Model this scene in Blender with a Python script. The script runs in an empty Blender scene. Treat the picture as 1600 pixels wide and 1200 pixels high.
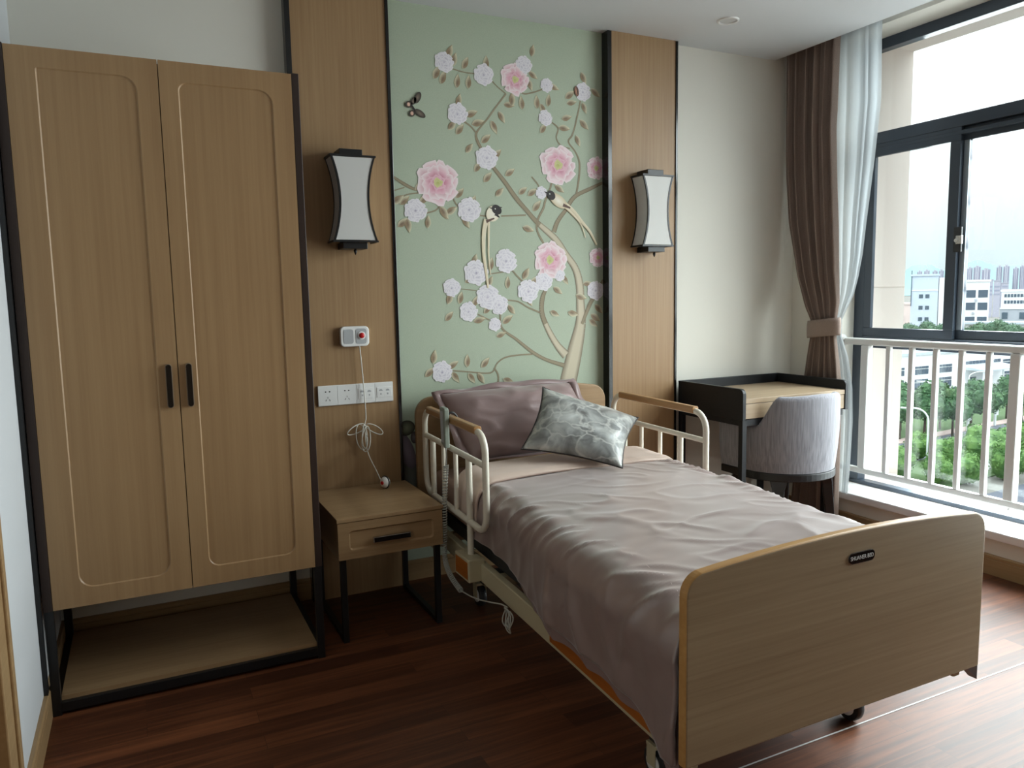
import bpy, bmesh, math, random
from math import sin, cos, pi, radians, sqrt, exp
from mathutils import Vector, Matrix, noise

# ------------------------------------------------------------------ camera, world, light, exposure
S = bpy.context.scene
COL = S.collection
CAM_H = 1.4
yaw, pitch, roll, FPX = radians(25.929), radians(-6.5), radians(-1.081), 1195.4
fwd = Vector((sin(yaw)*cos(pitch), cos(yaw)*cos(pitch), sin(pitch)))
r0 = Vector((cos(yaw), -sin(yaw), 0)); u0 = r0.cross(fwd)
rt = cos(roll)*r0 + sin(roll)*u0; up = -sin(roll)*r0 + cos(roll)*u0
camd = bpy.data.cameras.new('camera'); cam = bpy.data.objects.new('camera', camd); COL.objects.link(cam)
cam.matrix_world = Matrix(((rt.x, up.x, -fwd.x, 0), (rt.y, up.y, -fwd.y, 0), (rt.z, up.z, -fwd.z, CAM_H), (0, 0, 0, 1)))
camd.sensor_fit = 'HORIZONTAL'; camd.sensor_width = 36.0; camd.lens = FPX/1600*36.0
camd.clip_start = 0.05; camd.clip_end = 8000
S.camera = cam
vs = S.view_settings
vs.view_transform = 'Standard'; vs.look = 'None'; vs.gamma = 1.0; vs.use_curve_mapping = False
vs.exposure = 0.0
SKY_ZENITH = 5.2
world = bpy.data.worlds.new('overcast_sky'); S.world = world; world.use_nodes = True
wn = world.node_tree.nodes; wl = world.node_tree.links; wn.clear()
_tc = wn.new('ShaderNodeTexCoord'); _sp = wn.new('ShaderNodeSeparateXYZ'); wl.new(_tc.outputs['Generated'], _sp.inputs[0])
_cl = wn.new('ShaderNodeMath'); _cl.operation = 'MAXIMUM'; _cl.inputs[1].default_value = 0.0; wl.new(_sp.outputs['Z'], _cl.inputs[0])
_ra = wn.new('ShaderNodeValToRGB'); wl.new(_cl.outputs[0], _ra.inputs[0])
_ra.color_ramp.elements[0].position = 0.0; _ra.color_ramp.elements[0].color = (0.165, 0.198, 0.21, 1)
_ra.color_ramp.elements[1].position = 1.0; _ra.color_ramp.elements[1].color = (0.95, 0.98, 1.0, 1)
_e = _ra.color_ramp.elements.new(0.10); _e.color = (0.23, 0.245, 0.25, 1)
_e = _ra.color_ramp.elements.new(0.35); _e.color = (0.45, 0.47, 0.48, 1)
_bg = wn.new('ShaderNodeBackground'); _bg.inputs['Strength'].default_value = SKY_ZENITH
wl.new(_ra.outputs[0], _bg.inputs['Color'])
_wo = wn.new('ShaderNodeOutputWorld'); wl.new(_bg.outputs[0], _wo.inputs['Surface'])
# sampling portal in the window opening (emits nothing itself)
pl = bpy.data.lights.new('window_portal', 'AREA'); pl.shape = 'RECTANGLE'; pl.size = 2.58; pl.size_y = 2.86
pl.cycles.is_portal = True
po = bpy.data.objects.new('window_portal', pl); COL.objects.link(po)
po.location = (4.0, 1.84, 1.52); po.rotation_euler = (0, radians(90), 0)
# added lamps, not seen: tilted strips in the window opening that boost the daylight
for k in range(11):
    ld = bpy.data.lights.new('added_window_light', 'AREA'); ld.shape = 'RECTANGLE'; ld.size = 0.228; ld.size_y = 2.50
    ld.energy = 20.5; ld.spread = radians(145); ld.color = (0.93, 0.97, 1.0)
    lo_ = bpy.data.objects.new('added_window_light', ld); COL.objects.link(lo_)
    lo_.location = (4.05, 1.70, 0.36+0.23*k); lo_.rotation_euler = (0, radians(90-30), 0)
S.cycles.max_bounces = 10; S.cycles.diffuse_bounces = 4; S.cycles.glossy_bounces = 4
S.cycles.transparent_max_bounces = 24; S.cycles.transmission_bounces = 6; S.cycles.volume_bounces = 0
S.cycles.caustics_reflective = False; S.cycles.caustics_refractive = False
S.cycles.sample_clamp_indirect = 6.0
S.cycles.use_denoising = True

# ------------------------------------------------------------------ helpers
def lin(c):
    def f(v):
        v /= 255.0
        return v/12.92 if v <= 0.04045 else ((v+0.055)/1.055)**2.4
    return (f(c[0]), f(c[1]), f(c[2]), 1.0)

WLOC = {}
class MB:
    def __init__(s): s.bm = bmesh.new()
    def box(s, x0, x1, y0, y1, z0, z1, m=0):
        v = [s.bm.verts.new(p) for p in ((x0,y0,z0),(x1,y0,z0),(x1,y1,z0),(x0,y1,z0),(x0,y0,z1),(x1,y0,z1),(x1,y1,z1),(x0,y1,z1))]
        for q in ((0,3,2,1),(4,5,6,7),(0,1,5,4),(1,2,6,5),(2,3,7,6),(3,0,4,7)):
            f = s.bm.faces.new([v[i] for i in q]); f.material_index = m
        return s
    def hexa(s, pts, m=0):   # 8 points ordered like box
        v = [s.bm.verts.new(p) for p in pts]
        for q in ((0,3,2,1),(4,5,6,7),(0,1,5,4),(1,2,6,5),(2,3,7,6),(3,0,4,7)):
            f = s.bm.faces.new([v[i] for i in q]); f.material_index = m
        return s
    def bar(s, a, b, w, d=None, m=0, upv=(0,0,1)):   # rectangular bar from a to b
        a = Vector(a); b = Vector(b); t = (b-a).normalized(); d = d or w
        u = Vector(upv)
        if abs(t.dot(u)) > 0.95: u = Vector((0,1,0))
        x = t.cross(u).normalized(); y = x.cross(t).normalized()
        P = []
        for c in (a, b):
            for i, j in ((-1,-1),(1,-1),(1,1),(-1,1)): P.append(c + x*(i*w/2) + y*(j*d/2))
        return s.hexa(P, m)
    def prism(s, poly, axis, a, b, m=0):   # poly in the plane normal to axis
        def P(p, h):
            return {'x': (h, p[0], p[1]), 'y': (p[0], h, p[1]), 'z': (p[0], p[1], h)}[axis]
        A = [s.bm.verts.new(P(p, a)) for p in poly]; B = [s.bm.verts.new(P(p, b)) for p in poly]
        n = len(poly)
        f = s.bm.faces.new(A); f.material_index = m
        f = s.bm.faces.new(B[::-1]); f.material_index = m
        for i in range(n):
            f = s.bm.faces.new((A[i], B[i], B[(i+1) % n], A[(i+1) % n])); f.material_index = m
        return s
    def tube(s, pts, r, n=10, closed=False, m=0, cap=True):
        pts = [Vector(p) for p in pts]; N = len(pts)
        rr = r if isinstance(r, (list, tuple)) else [r]*N
        T = []
        for i in range(N):
            if closed: t = pts[(i+1) % N]-pts[i-1]
            else: t = pts[min(i+1, N-1)]-pts[max(i-1, 0)]
            T.append(t.normalized())
        u = Vector((0,0,1))
        if abs(T[0].dot(u)) > 0.9: u = Vector((1,0,0))
        nrm = (u - T[0]*u.dot(T[0])).normalized()
        rings = []
        for i in range(N):
            nrm = nrm - T[i]*nrm.dot(T[i])
            if nrm.length < 1e-6: nrm = T[i].orthogonal()
            nrm.normalize(); b = T[i].cross(nrm)
            rings.append([s.bm.verts.new(pts[i] + (nrm*cos(2*pi*k/n) + b*sin(2*pi*k/n))*rr[i]) for k in range(n)])
        for i in range(N if closed else N-1):
            A = rings[i]; B = rings[(i+1) % N]
            for k in range(n):
                f = s.bm.faces.new((A[k], A[(k+1) % n], B[(k+1) % n], B[k])); f.material_index = m
        if cap and not closed:
            f = s.bm.faces.new(rings[0][::-1]); f.material_index = m
            f = s.bm.faces.new(rings[-1]); f.material_index = m
        return s
    def lathe(s, prof, c, axis='z', n=28, m=0):   # prof (radius, height) along axis through c
        c = Vector(c); R = []
        for r, h in prof:
            ring = []
            for k in range(n):
                a = 2*pi*k/n
                p = {'z': (r*cos(a), r*sin(a), h), 'y': (r*cos(a), h, r*sin(a)), 'x': (h, r*cos(a), r*sin(a))}[axis]
                ring.append(s.bm.verts.new(c+Vector(p)))
            R.append(ring)
        for A, B in zip(R, R[1:]):
            for k in range(n):
                f = s.bm.faces.new((A[k], A[(k+1) % n], B[(k+1) % n], B[k])); f.material_index = m
        f = s.bm.faces.new(R[0][::-1]); f.material_index = m
        f = s.bm.faces.new(R[-1]); f.material_index = m
        return s
    def grid(s, fn, nu, nv, m=0, cu=False):
        V = [[s.bm.verts.new(fn(i/(nu if cu else nu-1), j/(nv-1))) for j in range(nv)] for i in range(nu)]
        for i in range(nu if cu else nu-1):
            for j in range(nv-1):
                f = s.bm.faces.new((V[i][j], V[(i+1) % nu][j], V[(i+1) % nu][j+1], V[i][j+1])); f.material_index = m
        return V
    def poly(s, pts, m=0):
        f = s.bm.faces.new([s.bm.verts.new(p) for p in pts]); f.material_index = m
        return s

def obj(name, mb, mats, parent=None, smooth=False, bevel=0.0, seg=2, origin=None, subsurf=0, solid=0.0, fixn=True):
    bm = mb.bm
    if fixn: bmesh.ops.recalc_face_normals(bm, faces=bm.faces)
    me = bpy.data.meshes.new(name)
    xs = [v.co for v in bm.verts]
    if origin is None:
        lo = [min(v[i] for v in xs) for i in range(3)]; hi = [max(v[i] for v in xs) for i in range(3)]
        origin = ((lo[0]+hi[0])/2, (lo[1]+hi[1])/2, lo[2])
    origin = Vector(origin)
    for v in bm.verts: v.co -= origin
    bm.to_mesh(me); bm.free()
    for mt in (mats if isinstance(mats, (list, tuple)) else [mats]): me.materials.append(mt)
    if smooth:
        for p in me.polygons: p.use_smooth = True
        if smooth is not True: me.set_sharp_from_angle(angle=radians(smooth))
    o = bpy.data.objects.new(name, me); COL.objects.link(o)
    WLOC[o] = origin
    if parent is not None:
        o.parent = parent; o.location = origin - WLOC[parent]
    else: o.location = origin
    if bevel:
        b = o.modifiers.new('bevel', 'BEVEL'); b.width = bevel; b.segments = seg; b.limit_method = 'ANGLE'; b.angle_limit = radians(40)
    if solid:
        b = o.modifiers.new('solidify', 'SOLIDIFY'); b.thickness = solid; b.offset = 0
    if subsurf:
        b = o.modifiers.new('subsurf', 'SUBSURF'); b.levels = subsurf; b.render_levels = subsurf
    return o
def tag(o, label, cat, group=None, kind=None):
    o['label'] = label; o['category'] = cat
    if group: o['group'] = group
    if kind: o['kind'] = kind
    return o
def thing(name, label, cat, loc, group=None):
    o = bpy.data.objects.new(name, None); COL.objects.link(o)
    o.location = loc; WLOC[o] = Vector(loc); o.empty_display_size = 0.1
    return tag(o, label, cat, group)
def struct(name, mb, mats, parent=None, label=None, cat=None, **k):
    o = obj(name, mb, mats, parent, **k)
    if parent is None:
        o['kind'] = 'structure'
        if label: o['label'] = label
        if cat: o['category'] = cat
    return o
def dup(root, loc, label, rotz=None, scale=None):
    r = root.copy(); COL.objects.link(r); r.location = loc; r['label'] = label
    if rotz is not None: r.rotation_euler = (0, 0, rotz)
    if scale is not None: r.scale = scale
    WLOC[r] = Vector(loc)
    for ch in list(root.children):
        c = ch.copy(); COL.objects.link(c); c.parent = r
        for g in list(ch.children):
            d = g.copy(); COL.objects.link(d); d.parent = c
    return r
def catmull(P, n=8, closed=False):
    P = [Vector(p) for p in P]; out = []; N = len(P)
    for i in range(N if closed else N-1):
        if closed: a, b, c, d = P[i-1], P[i], P[(i+1) % N], P[(i+2) % N]
        else: a, b, c, d = P[max(i-1,0)], P[i], P[i+1], P[min(i+2, N-1)]
        for k in range(n):
            t = k/n
            out.append(0.5*((2*b)+(c-a)*t+(2*a-5*b+4*c-d)*t*t+(3*b-a-3*c+d)*t**3))
    if not closed: out.append(P[-1])
    return out
def rrect(x0, x1, y0, y1, r, n=6):   # rounded rectangle outline
    rs = r if isinstance(r, (list, tuple)) else [r]*4     # order: lower-left, lower-right, upper-right, upper-left
    out = []
    for (cx, cy, a0, q) in ((x0, y0, pi, rs[0]), (x1, y0, 1.5*pi, rs[1]), (x1, y1, 0, rs[2]), (x0, y1, 0.5*pi, rs[3])):
        sx = 1 if cx == x0 else -1; sy = 1 if cy == y0 else -1
        if q <= 0: out.append((cx, cy)); continue
        for k in range(n+1):
            a = a0 + k/n*pi/2
            out.append((cx+sx*q+q*cos(a), cy+sy*q+q*sin(a)))
    return out
def lerp(a, b, t): return a+(b-a)*t
def interp(tab, x):   # piecewise linear table of (x, y), any order of x
    tab = sorted(tab)
    if x <= tab[0][0]: return tab[0][1]
    for (a, b), (c, d) in zip(tab, tab[1:]):
        if x <= c: return b+(d-b)*(x-a)/(c-a)
    return tab[-1][1]
def smooth01(t):
    t = max(0, min(1, t)); return t*t*(3-2*t)
def nz(x, y, z=0.0): return noise.noise(Vector((x, y, z)))

# ------------------------------------------------------------------ materials
def base_mat(name):
    m = bpy.data.materials.new(name); m.use_nodes = True
    nt = m.node_tree; b = nt.nodes['Principled BSDF']
    return m, nt, b
def pbr(name, rgb, rough=0.5, metal=0.0, spec=0.5, bump=0.0, bscale=200.0, coat=0.0, sheen=0.0, vary=0.0, vscale=3.0):
    m, nt, b = base_mat(name)
    c = lin(rgb)
    b.inputs['Base Color'].default_value = c; b.inputs['Roughness'].default_value = rough
    b.inputs['Metallic'].default_value = metal; b.inputs['Specular IOR Level'].default_value = spec
    if coat: b.inputs['Coat Weight'].default_value = coat; b.inputs['Coat Roughness'].default_value = 0.1
    if sheen: b.inputs['Sheen Weight'].default_value = sheen; b.inputs['Sheen Roughness'].default_value = 0.4
    tc = nt.nodes.new('ShaderNodeTexCoord')
    if bump:
        n = nt.nodes.new('ShaderNodeTexNoise'); n.inputs['Scale'].default_value = bscale; n.inputs['Detail'].default_value = 3
        nt.links.new(tc.outputs['Object'], n.inputs['Vector'])
        bp = nt.nodes.new('ShaderNodeBump'); bp.inputs['Strength'].default_value = bump; bp.inputs['Distance'].default_value = 0.002
        nt.links.new(n.outputs['Fac'], bp.inputs['Height']); nt.links.new(bp.outputs[0], b.inputs['Normal'])
    if vary:
        n = nt.nodes.new('ShaderNodeTexNoise'); n.inputs['Scale'].default_value = vscale; n.inputs['Detail'].default_value = 4
        nt.links.new(tc.outputs['Object'], n.inputs['Vector'])
        mx = nt.nodes.new('ShaderNodeMix'); mx.data_type = 'RGBA'
        mx.inputs['A'].default_value = tuple(v*(1-vary) for v in c[:3])+(1,); mx.inputs['B'].default_value = tuple(min(1, v*(1+vary)) for v in c[:3])+(1,)
        nt.links.new(n.outputs['Fac'], mx.inputs['Factor']); nt.links.new(mx.outputs['Result'], b.inputs['Base Color'])
    return m
def wood(name, c1, c2, axis='z', rough=0.42, scale=1.0, bump=0.15, spec=0.4):
    m, nt, b = base_mat(name); N = nt.nodes; L = nt.links
    tc = N.new('ShaderNodeTexCoord'); mp = N.new('ShaderNodeMapping'); L.new(tc.outputs['Object'], mp.inputs['Vector'])
    s = {'x': (1.2, 55, 55), 'y': (55, 1.2, 55), 'z': (55, 55, 1.2)}[axis]
    mp.inputs['Scale'].default_value = tuple(v*scale for v in s)
    n1 = N.new('ShaderNodeTexNoise'); n1.inputs['Scale'].default_value = 1.0; n1.inputs['Detail'].default_value = 5; n1.inputs['Roughness'].default_value = 0.6
    L.new(mp.outputs[0], n1.inputs['Vector'])
    mp2 = N.new('ShaderNodeMapping'); L.new(tc.outputs['Object'], mp2.inputs['Vector'])
    s2 = {'x': (0.7, 7, 7), 'y': (7, 0.7, 7), 'z': (7, 7, 0.7)}[axis]
    mp2.inputs['Scale'].default_value = s2
    n2 = N.new('ShaderNodeTexNoise'); n2.inputs['Scale'].default_value = 1.0; n2.inputs['Detail'].default_value = 3
    L.new(mp2.outputs[0], n2.inputs['Vector'])
    ad = N.new('ShaderNodeMath'); ad.operation = 'MULTIPLY_ADD'; ad.inputs[1].default_value = 0.45
    L.new(n2.outputs['Fac'], ad.inputs[0])
    ad2 = N.new('ShaderNodeMath'); ad2.operation = 'MULTIPLY'; ad2.inputs[1].default_value = 0.55
    L.new(n1.outputs['Fac'], ad2.inputs[0]); L.new(ad2.outputs[0], ad.inputs[2])
    ra = N.new('ShaderNodeValToRGB'); L.new(ad.outputs[0], ra.inputs[0])
    ra.color_ramp.elements[0].position = 0.32; ra.color_ramp.elements[0].color = lin(c2)
    ra.color_ramp.elements[1].position = 0.66; ra.color_ramp.elements[1].color = lin(c1)
    L.new(ra.outputs[0], b.inputs['Base Color'])
    b.inputs['Roughness'].default_value = rough; b.inputs['Specular IOR Level'].default_value = spec
    bp = N.new('ShaderNodeBump'); bp.inputs['Strength'].default_value = bump; bp.inputs['Distance'].default_value = 0.001
    L.new(n1.outputs['Fac'], bp.inputs['Height']); L.new(bp.outputs[0], b.inputs['Normal'])
    return m
def floor_mat():
    m, nt, b = base_mat('dark_plank_floor'); N = nt.nodes; L = nt.links
    tc = N.new('ShaderNodeTexCoord')
    br = N.new('ShaderNodeTexBrick'); L.new(tc.outputs['Object'], br.inputs['Vector'])
    br.offset = 0.37; br.offset_frequency = 2; br.squash = 1.0
    br.inputs['Scale'].default_value = 1.0; br.inputs['Brick Width'].default_value = 0.92; br.inputs['Row Height'].default_value = 0.086
    br.inputs['Mortar Size'].default_value = 0.0008; br.inputs['Mortar Smooth'].default_value = 0.2; br.inputs['Bias'].default_value = 0.0
    br.inputs['Color1'].default_value = (0.15, 0.15, 0.15, 1); br.inputs['Color2'].default_value = (0.85, 0.85, 0.85, 1); br.inputs['Mortar'].default_value = (0.0, 0.0, 0.0, 1)
    # shift the grain from plank to plank
    mp = N.new('ShaderNodeMapping'); mp.inputs['Scale'].default_value = (2.2, 42, 1); L.new(tc.outputs['Object'], mp.inputs['Vector'])
    va = N.new('ShaderNodeVectorMath'); va.operation = 'MULTIPLY_ADD'; va.inputs[1].default_value = (9, 9, 9)
    L.new(br.outputs['Color'], va.inputs[0]); L.new(mp.outputs[0], va.inputs[2])
    n1 = N.new('ShaderNodeTexNoise'); n1.inputs['Scale'].default_value = 1.0; n1.inputs['Detail'].default_value = 7; n1.inputs['Roughness'].default_value = 0.62; n1.inputs['Distortion'].default_value = 0.6
    L.new(va.outputs[0], n1.inputs['Vector'])
    mx = N.new('ShaderNodeMath'); mx.operation = 'MULTIPLY_ADD'; mx.inputs[1].default_value = 0.36; L.new(br.outputs['Color'], mx.inputs[0])
    m2 = N.new('ShaderNodeMath'); m2.operation = 'MULTIPLY'; m2.inputs[1].default_value = 0.75; L.new(n1.outputs['Fac'], m2.inputs[0]); L.new(m2.outputs[0], mx.inputs[2])
    ra = N.new('ShaderNodeValToRGB'); L.new(mx.outputs[0], ra.inputs[0])
    E = ra.color_ramp.elements
    E[0].position = 0.22; E[0].color = lin((46, 25, 17)); E[1].position = 0.85; E[1].color = lin((136, 82, 52))
    e = E.new(0.5); e.color = lin((82, 46, 29))
    dk = N.new('ShaderNodeMix'); dk.data_type = 'RGBA'; dk.inputs['B'].default_value = lin((66, 40, 27))
    L.new(br.outputs['Fac'], dk.inputs['Factor']); L.new(ra.outputs[0], dk.inputs['A'])
    L.new(dk.outputs['Result'], b.inputs['Base Color'])
    b.inputs['Specular IOR Level'].default_value = 0.40
    rr = N.new('ShaderNodeMapRange'); rr.inputs['To Min'].default_value = 0.40; rr.inputs['To Max'].default_value = 0.46
    L.new(n1.outputs['Fac'], rr.inputs['Value']); L.new(rr.outputs[0], b.inputs['Roughness'])
    bp = N.new('ShaderNodeBump'); bp.inputs['Strength'].default_value = 0.05; bp.inputs['Distance'].default_value = 0.001
    L.new(n1.outputs['Fac'], bp.inputs['Height']); L.new(bp.outputs[0], b.inputs['Normal'])
    return m
def glass_mat():
    m = bpy.data.materials.new('window_glass'); m.use_nodes = True; nt = m.node_tree; nt.nodes.clear(); N = nt.nodes
    tr = N.new('ShaderNodeBsdfTransparent'); tr.inputs[0].default_value = (0.94, 0.97, 0.96, 1)
    gl = N.new('ShaderNodeBsdfGlossy'); gl.inputs['Roughness'].default_value = 0.01
    lw = N.new('ShaderNodeLayerWeight'); lw.inputs['Blend'].default_value = 0.5
    pw = N.new('ShaderNodeMath'); pw.operation = 'POWER'; pw.inputs[1].default_value = 5.0; nt.links.new(lw.outputs['Facing'], pw.inputs[0])
    fr = N.new('ShaderNodeMath'); fr.operation = 'MULTIPLY_ADD'; fr.inputs[1].default_value = 0.93; fr.inputs[2].default_value = 0.035; nt.links.new(pw.outputs[0], fr.inputs[0])
    mx = N.new('ShaderNodeMixShader'); nt.links.new(fr.outputs[0], mx.inputs[0]); nt.links.new(tr.outputs[0], mx.inputs[1]); nt.links.new(gl.outputs[0], mx.inputs[2])
    out = N.new('ShaderNodeOutputMaterial'); nt.links.new(mx.outputs[0], out.inputs['Surface'])
    return m
def sheer_mat():
    m = bpy.data.materials.new('sheer_voile'); m.use_nodes = True; nt = m.node_tree; nt.nodes.clear(); N = nt.nodes
    tr = N.new('ShaderNodeBsdfTransparent'); tr.inputs[0].default_value = (1, 1, 1, 1)
    tl = N.new('ShaderNodeBsdfTranslucent'); tl.inputs[0].default_value = (0.42, 0.455, 0.475, 1)
    df = N.new('ShaderNodeBsdfDiffuse'); df.inputs[0].default_value = (0.72, 0.75, 0.76, 1)
    a = N.new('ShaderNodeMixShader'); a.inputs[0].default_value = 0.38; nt.links.new(tl.outputs[0], a.inputs[1]); nt.links.new(df.outputs[0], a.inputs[2])
    b = N.new('ShaderNodeMixShader'); b.inputs[0].default_value = 0.78; nt.links.new(tr.outputs[0], b.inputs[1]); nt.links.new(a.outputs[0], b.inputs[2])
    out = N.new('ShaderNodeOutputMaterial'); nt.links.new(b.outputs[0], out.inputs['Surface'])
    return m
def shade_mat():
    m = bpy.data.materials.new('frosted_lamp_panel'); m.use_nodes = True; nt = m.node_tree; nt.nodes.clear(); N = nt.nodes
    tl = N.new('ShaderNodeBsdfTranslucent'); tl.inputs[0].default_value = (0.86, 0.84, 0.80, 1)
    df = N.new('ShaderNodeBsdfDiffuse'); df.inputs[0].default_value = (0.86, 0.86, 0.84, 1)
    a = N.new('ShaderNodeMixShader'); a.inputs[0].default_value = 0.65; nt.links.new(tl.outputs[0], a.inputs[1]); nt.links.new(df.outputs[0], a.inputs[2])
    out = N.new('ShaderNodeOutputMaterial'); nt.links.new(a.outputs[0], out.inputs['Surface'])
    return m
def fabric_streak(name, c1, c2, rough=0.85, sheen=0.2, stretch=(90, 90, 5)):
    m, nt, b = base_mat(name); N = nt.nodes; L = nt.links
    tc = N.new('ShaderNodeTexCoord'); mp = N.new('ShaderNodeMapping'); mp.inputs['Scale'].default_value = stretch; L.new(tc.outputs['Object'], mp.inputs['Vector'])
    n1 = N.new('ShaderNodeTexNoise'); n1.inputs['Scale'].default_value = 1.5; n1.inputs['Detail'].default_value = 4; L.new(mp.outputs[0], n1.inputs['Vector'])
    ra = N.new('ShaderNodeValToRGB'); L.new(n1.outputs['Fac'], ra.inputs[0])
    ra.color_ramp.elements[0].position = 0.3; ra.color_ramp.elements[0].color = lin(c2)
    ra.color_ramp.elements[1].position = 0.7; ra.color_ramp.elements[1].color = lin(c1)
    L.new(ra.outputs[0], b.inputs['Base Color']); b.inputs['Roughness'].default_value = rough; b.inputs['Sheen Weight'].default_value = sheen
    bp = N.new('ShaderNodeBump'); bp.inputs['Strength'].default_value = 0.2; bp.inputs['Distance'].default_value = 0.001
    L.new(n1.outputs['Fac'], bp.inputs['Height']); L.new(bp.outputs[0], b.inputs['Normal'])
    return m
def marble_fabric():
    m, nt, b = base_mat('marbled_satin'); N = nt.nodes; L = nt.links
    tc = N.new('ShaderNodeTexCoord')
    n0 = N.new('ShaderNodeTexNoise'); n0.inputs['Scale'].default_value = 5.0; n0.inputs['Detail'].default_value = 4; L.new(tc.outputs['Object'], n0.inputs['Vector'])
    va = N.new('ShaderNodeVectorMath'); va.operation = 'MULTIPLY_ADD'; va.inputs[1].default_value = (0.30, 0.30, 0.30)
    L.new(n0.outputs['Color'], va.inputs[0]); L.new(tc.outputs['Object'], va.inputs[2])
    mp = N.new('ShaderNodeMapping'); mp.inputs['Scale'].default_value = (1.0, 1.0, 1.5); L.new(va.outputs[0], mp.inputs['Vector'])
    vo = N.new('ShaderNodeTexVoronoi'); vo.feature = 'DISTANCE_TO_EDGE'; vo.inputs['Scale'].default_value = 7.0; L.new(mp.outputs[0], vo.inputs['Vector'])
    vo2 = N.new('ShaderNodeTexVoronoi'); vo2.feature = 'F1'; vo2.inputs['Scale'].default_value = 7.0; L.new(mp.outputs[0], vo2.inputs['Vector'])
    n1 = N.new('ShaderNodeTexNoise'); n1.inputs['Scale'].default_value = 9.0; n1.inputs['Detail'].default_value = 5; n1.inputs['Distortion'].default_value = 1.0
    L.new(tc.outputs['Object'], n1.inputs['Vector'])
    ra = N.new('ShaderNodeValToRGB'); L.new(n1.outputs['Fac'], ra.inputs[0])
    E = ra.color_ramp.elements
    E[0].position = 0.30; E[0].color = lin((104, 104, 102)); E[1].position = 0.72; E[1].color = lin((214, 218, 218))
    e = E.new(0.46); e.color = lin((158, 160, 158)); e = E.new(0.58); e.color = lin((188, 190, 186))
    # each cloud cell darkens towards one side; veins pale
    mu = N.new('ShaderNodeMix'); mu.data_type = 'RGBA'; mu.blend_type = 'MULTIPLY'; mu.inputs['Factor'].default_value = 0.6
    r3 = N.new('ShaderNodeValToRGB'); L.new(vo2.outputs['Distance'], r3.inputs[0])
    r3.color_ramp.elements[0].position = 0.1; r3.color_ramp.elements[0].color = (1, 1, 1, 1)
    r3.color_ramp.elements[1].position = 0.75; r3.color_ramp.elements[1].color = (0.35, 0.36, 0.37, 1)
    L.new(ra.outputs[0], mu.inputs['A']); L.new(r3.outputs[0], mu.inputs['B'])
    r2 = N.new('ShaderNodeValToRGB'); L.new(vo.outputs['Distance'], r2.inputs[0])
    r2.color_ramp.elements[0].position = 0.0; r2.color_ramp.elements[0].color = (0.6, 0.6, 0.6, 1)
    r2.color_ramp.elements[1].position = 0.07; r2.color_ramp.elements[1].color = (0, 0, 0, 1)
    mx = N.new('ShaderNodeMix'); mx.data_type = 'RGBA'; L.new(r2.outputs[0], mx.inputs['Factor']); L.new(mu.outputs['Result'], mx.inputs['A'])
    mx.inputs['B'].default_value = lin((214, 214, 208))
    L.new(mx.outputs['Result'], b.inputs['Base Color']); b.inputs['Roughness'].default_value = 0.33; b.inputs['Specular IOR Level'].default_value = 0.7
    return m
def paint_mat(name, attr, rough=0.6):
    m, nt, b = base_mat(name)
    a = nt.nodes.new('ShaderNodeVertexColor'); a.layer_name = attr
    nt.links.new(a.outputs['Color'], b.inputs['Base Color']); b.inputs['Roughness'].default_value = rough
    return m

M = {}
M['floor'] = floor_mat()
M['wall'] = pbr('cream_wall_paint', (224, 221, 211), 0.85, bump=0.08, bscale=350)
M['wall_white'] = pbr('white_wall_paint', (202, 205, 208), 0.85, bump=0.08, bscale=350)
M['ceiling'] = pbr('white_ceiling_paint', (214, 217, 219), 0.9)
M['oak'] = wood('oak_laminate', (166, 135, 98), (146, 115, 81), 'z')
M['oak_panel'] = wood('oak_wall_panel', (166, 136, 100), (143, 112, 79), 'z', rough=0.45, scale=1.3)
M['oak_x'] = wood('oak_laminate_horizontal', (168, 138, 102), (144, 115, 82), 'x')
M['oak_y'] = wood('oak_laminate_depth', (168, 138, 102), (146, 116, 83), 'y')
M['oak_bed'] = wood('pale_oak_bed_board', (166, 145, 115), (142, 120, 92), 'x', rough=0.4, scale=1.8)
M['bed_edge'] = wood('honey_edge_band', (192, 150, 92), (170, 124, 70), 'x', rough=0.35)
M['honey'] = wood('honey_handrail', (176, 134, 86), (156, 114, 70), 'y', rough=0.35)
M['orange'] = wood('orange_side_inlay', (176, 104, 40), (150, 82, 28), 'y', rough=0.4)
M['base'] = wood('oak_baseboard', (165, 136, 98), (144, 115, 80), 'x', rough=0.45)
M['base_y'] = wood('oak_baseboard_depth', (165, 136, 98), (144, 115, 80), 'y', rough=0.45)
M['desk_wood'] = wood('greyed_oak_desktop', (168, 148, 122), (148, 128, 103), 'x', rough=0.4)
M['espresso'] = wood('espresso_stain', (58, 44, 38), (40, 30, 27), 'z', rough=0.4)
M['black'] = pbr('black_metal', (22, 23, 25), 0.38, 0.0, 0.5)
M['black_gloss'] = pbr('black_gloss_trim', (14, 14, 16), 0.16, 0.0, 0.6)
M['desk_black'] = pbr('black_desk_lacquer', (18, 20, 24), 0.48, 0.0, 0.35)
M['handle_rim'] = pbr('bronze_handle_rim', (118, 102, 84), 0.4)
M['chrome'] = pbr('brushed_steel', (200, 200, 198), 0.25, 1.0)
M['white_plastic'] = pbr('white_plastic', (228, 228, 226), 0.35)
M['grey_plastic'] = pbr('grey_plastic', (168, 170, 172), 0.5)
M['dark_plastic'] = pbr('dark_plastic', (40, 42, 44), 0.45)
M['red'] = pbr('red_button', (190, 24, 28), 0.3)
M['hole'] = pbr('socket_hole', (12, 12, 12), 0.8)
M['cord_white'] = pbr('white_cord', (222, 220, 210), 0.5)
M['cream_steel'] = pbr('cream_painted_steel', (222, 216, 200), 0.32, 0.0, 0.5)
M['beige_steel'] = pbr('beige_painted_steel', (188, 178, 148), 0.4)
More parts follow.
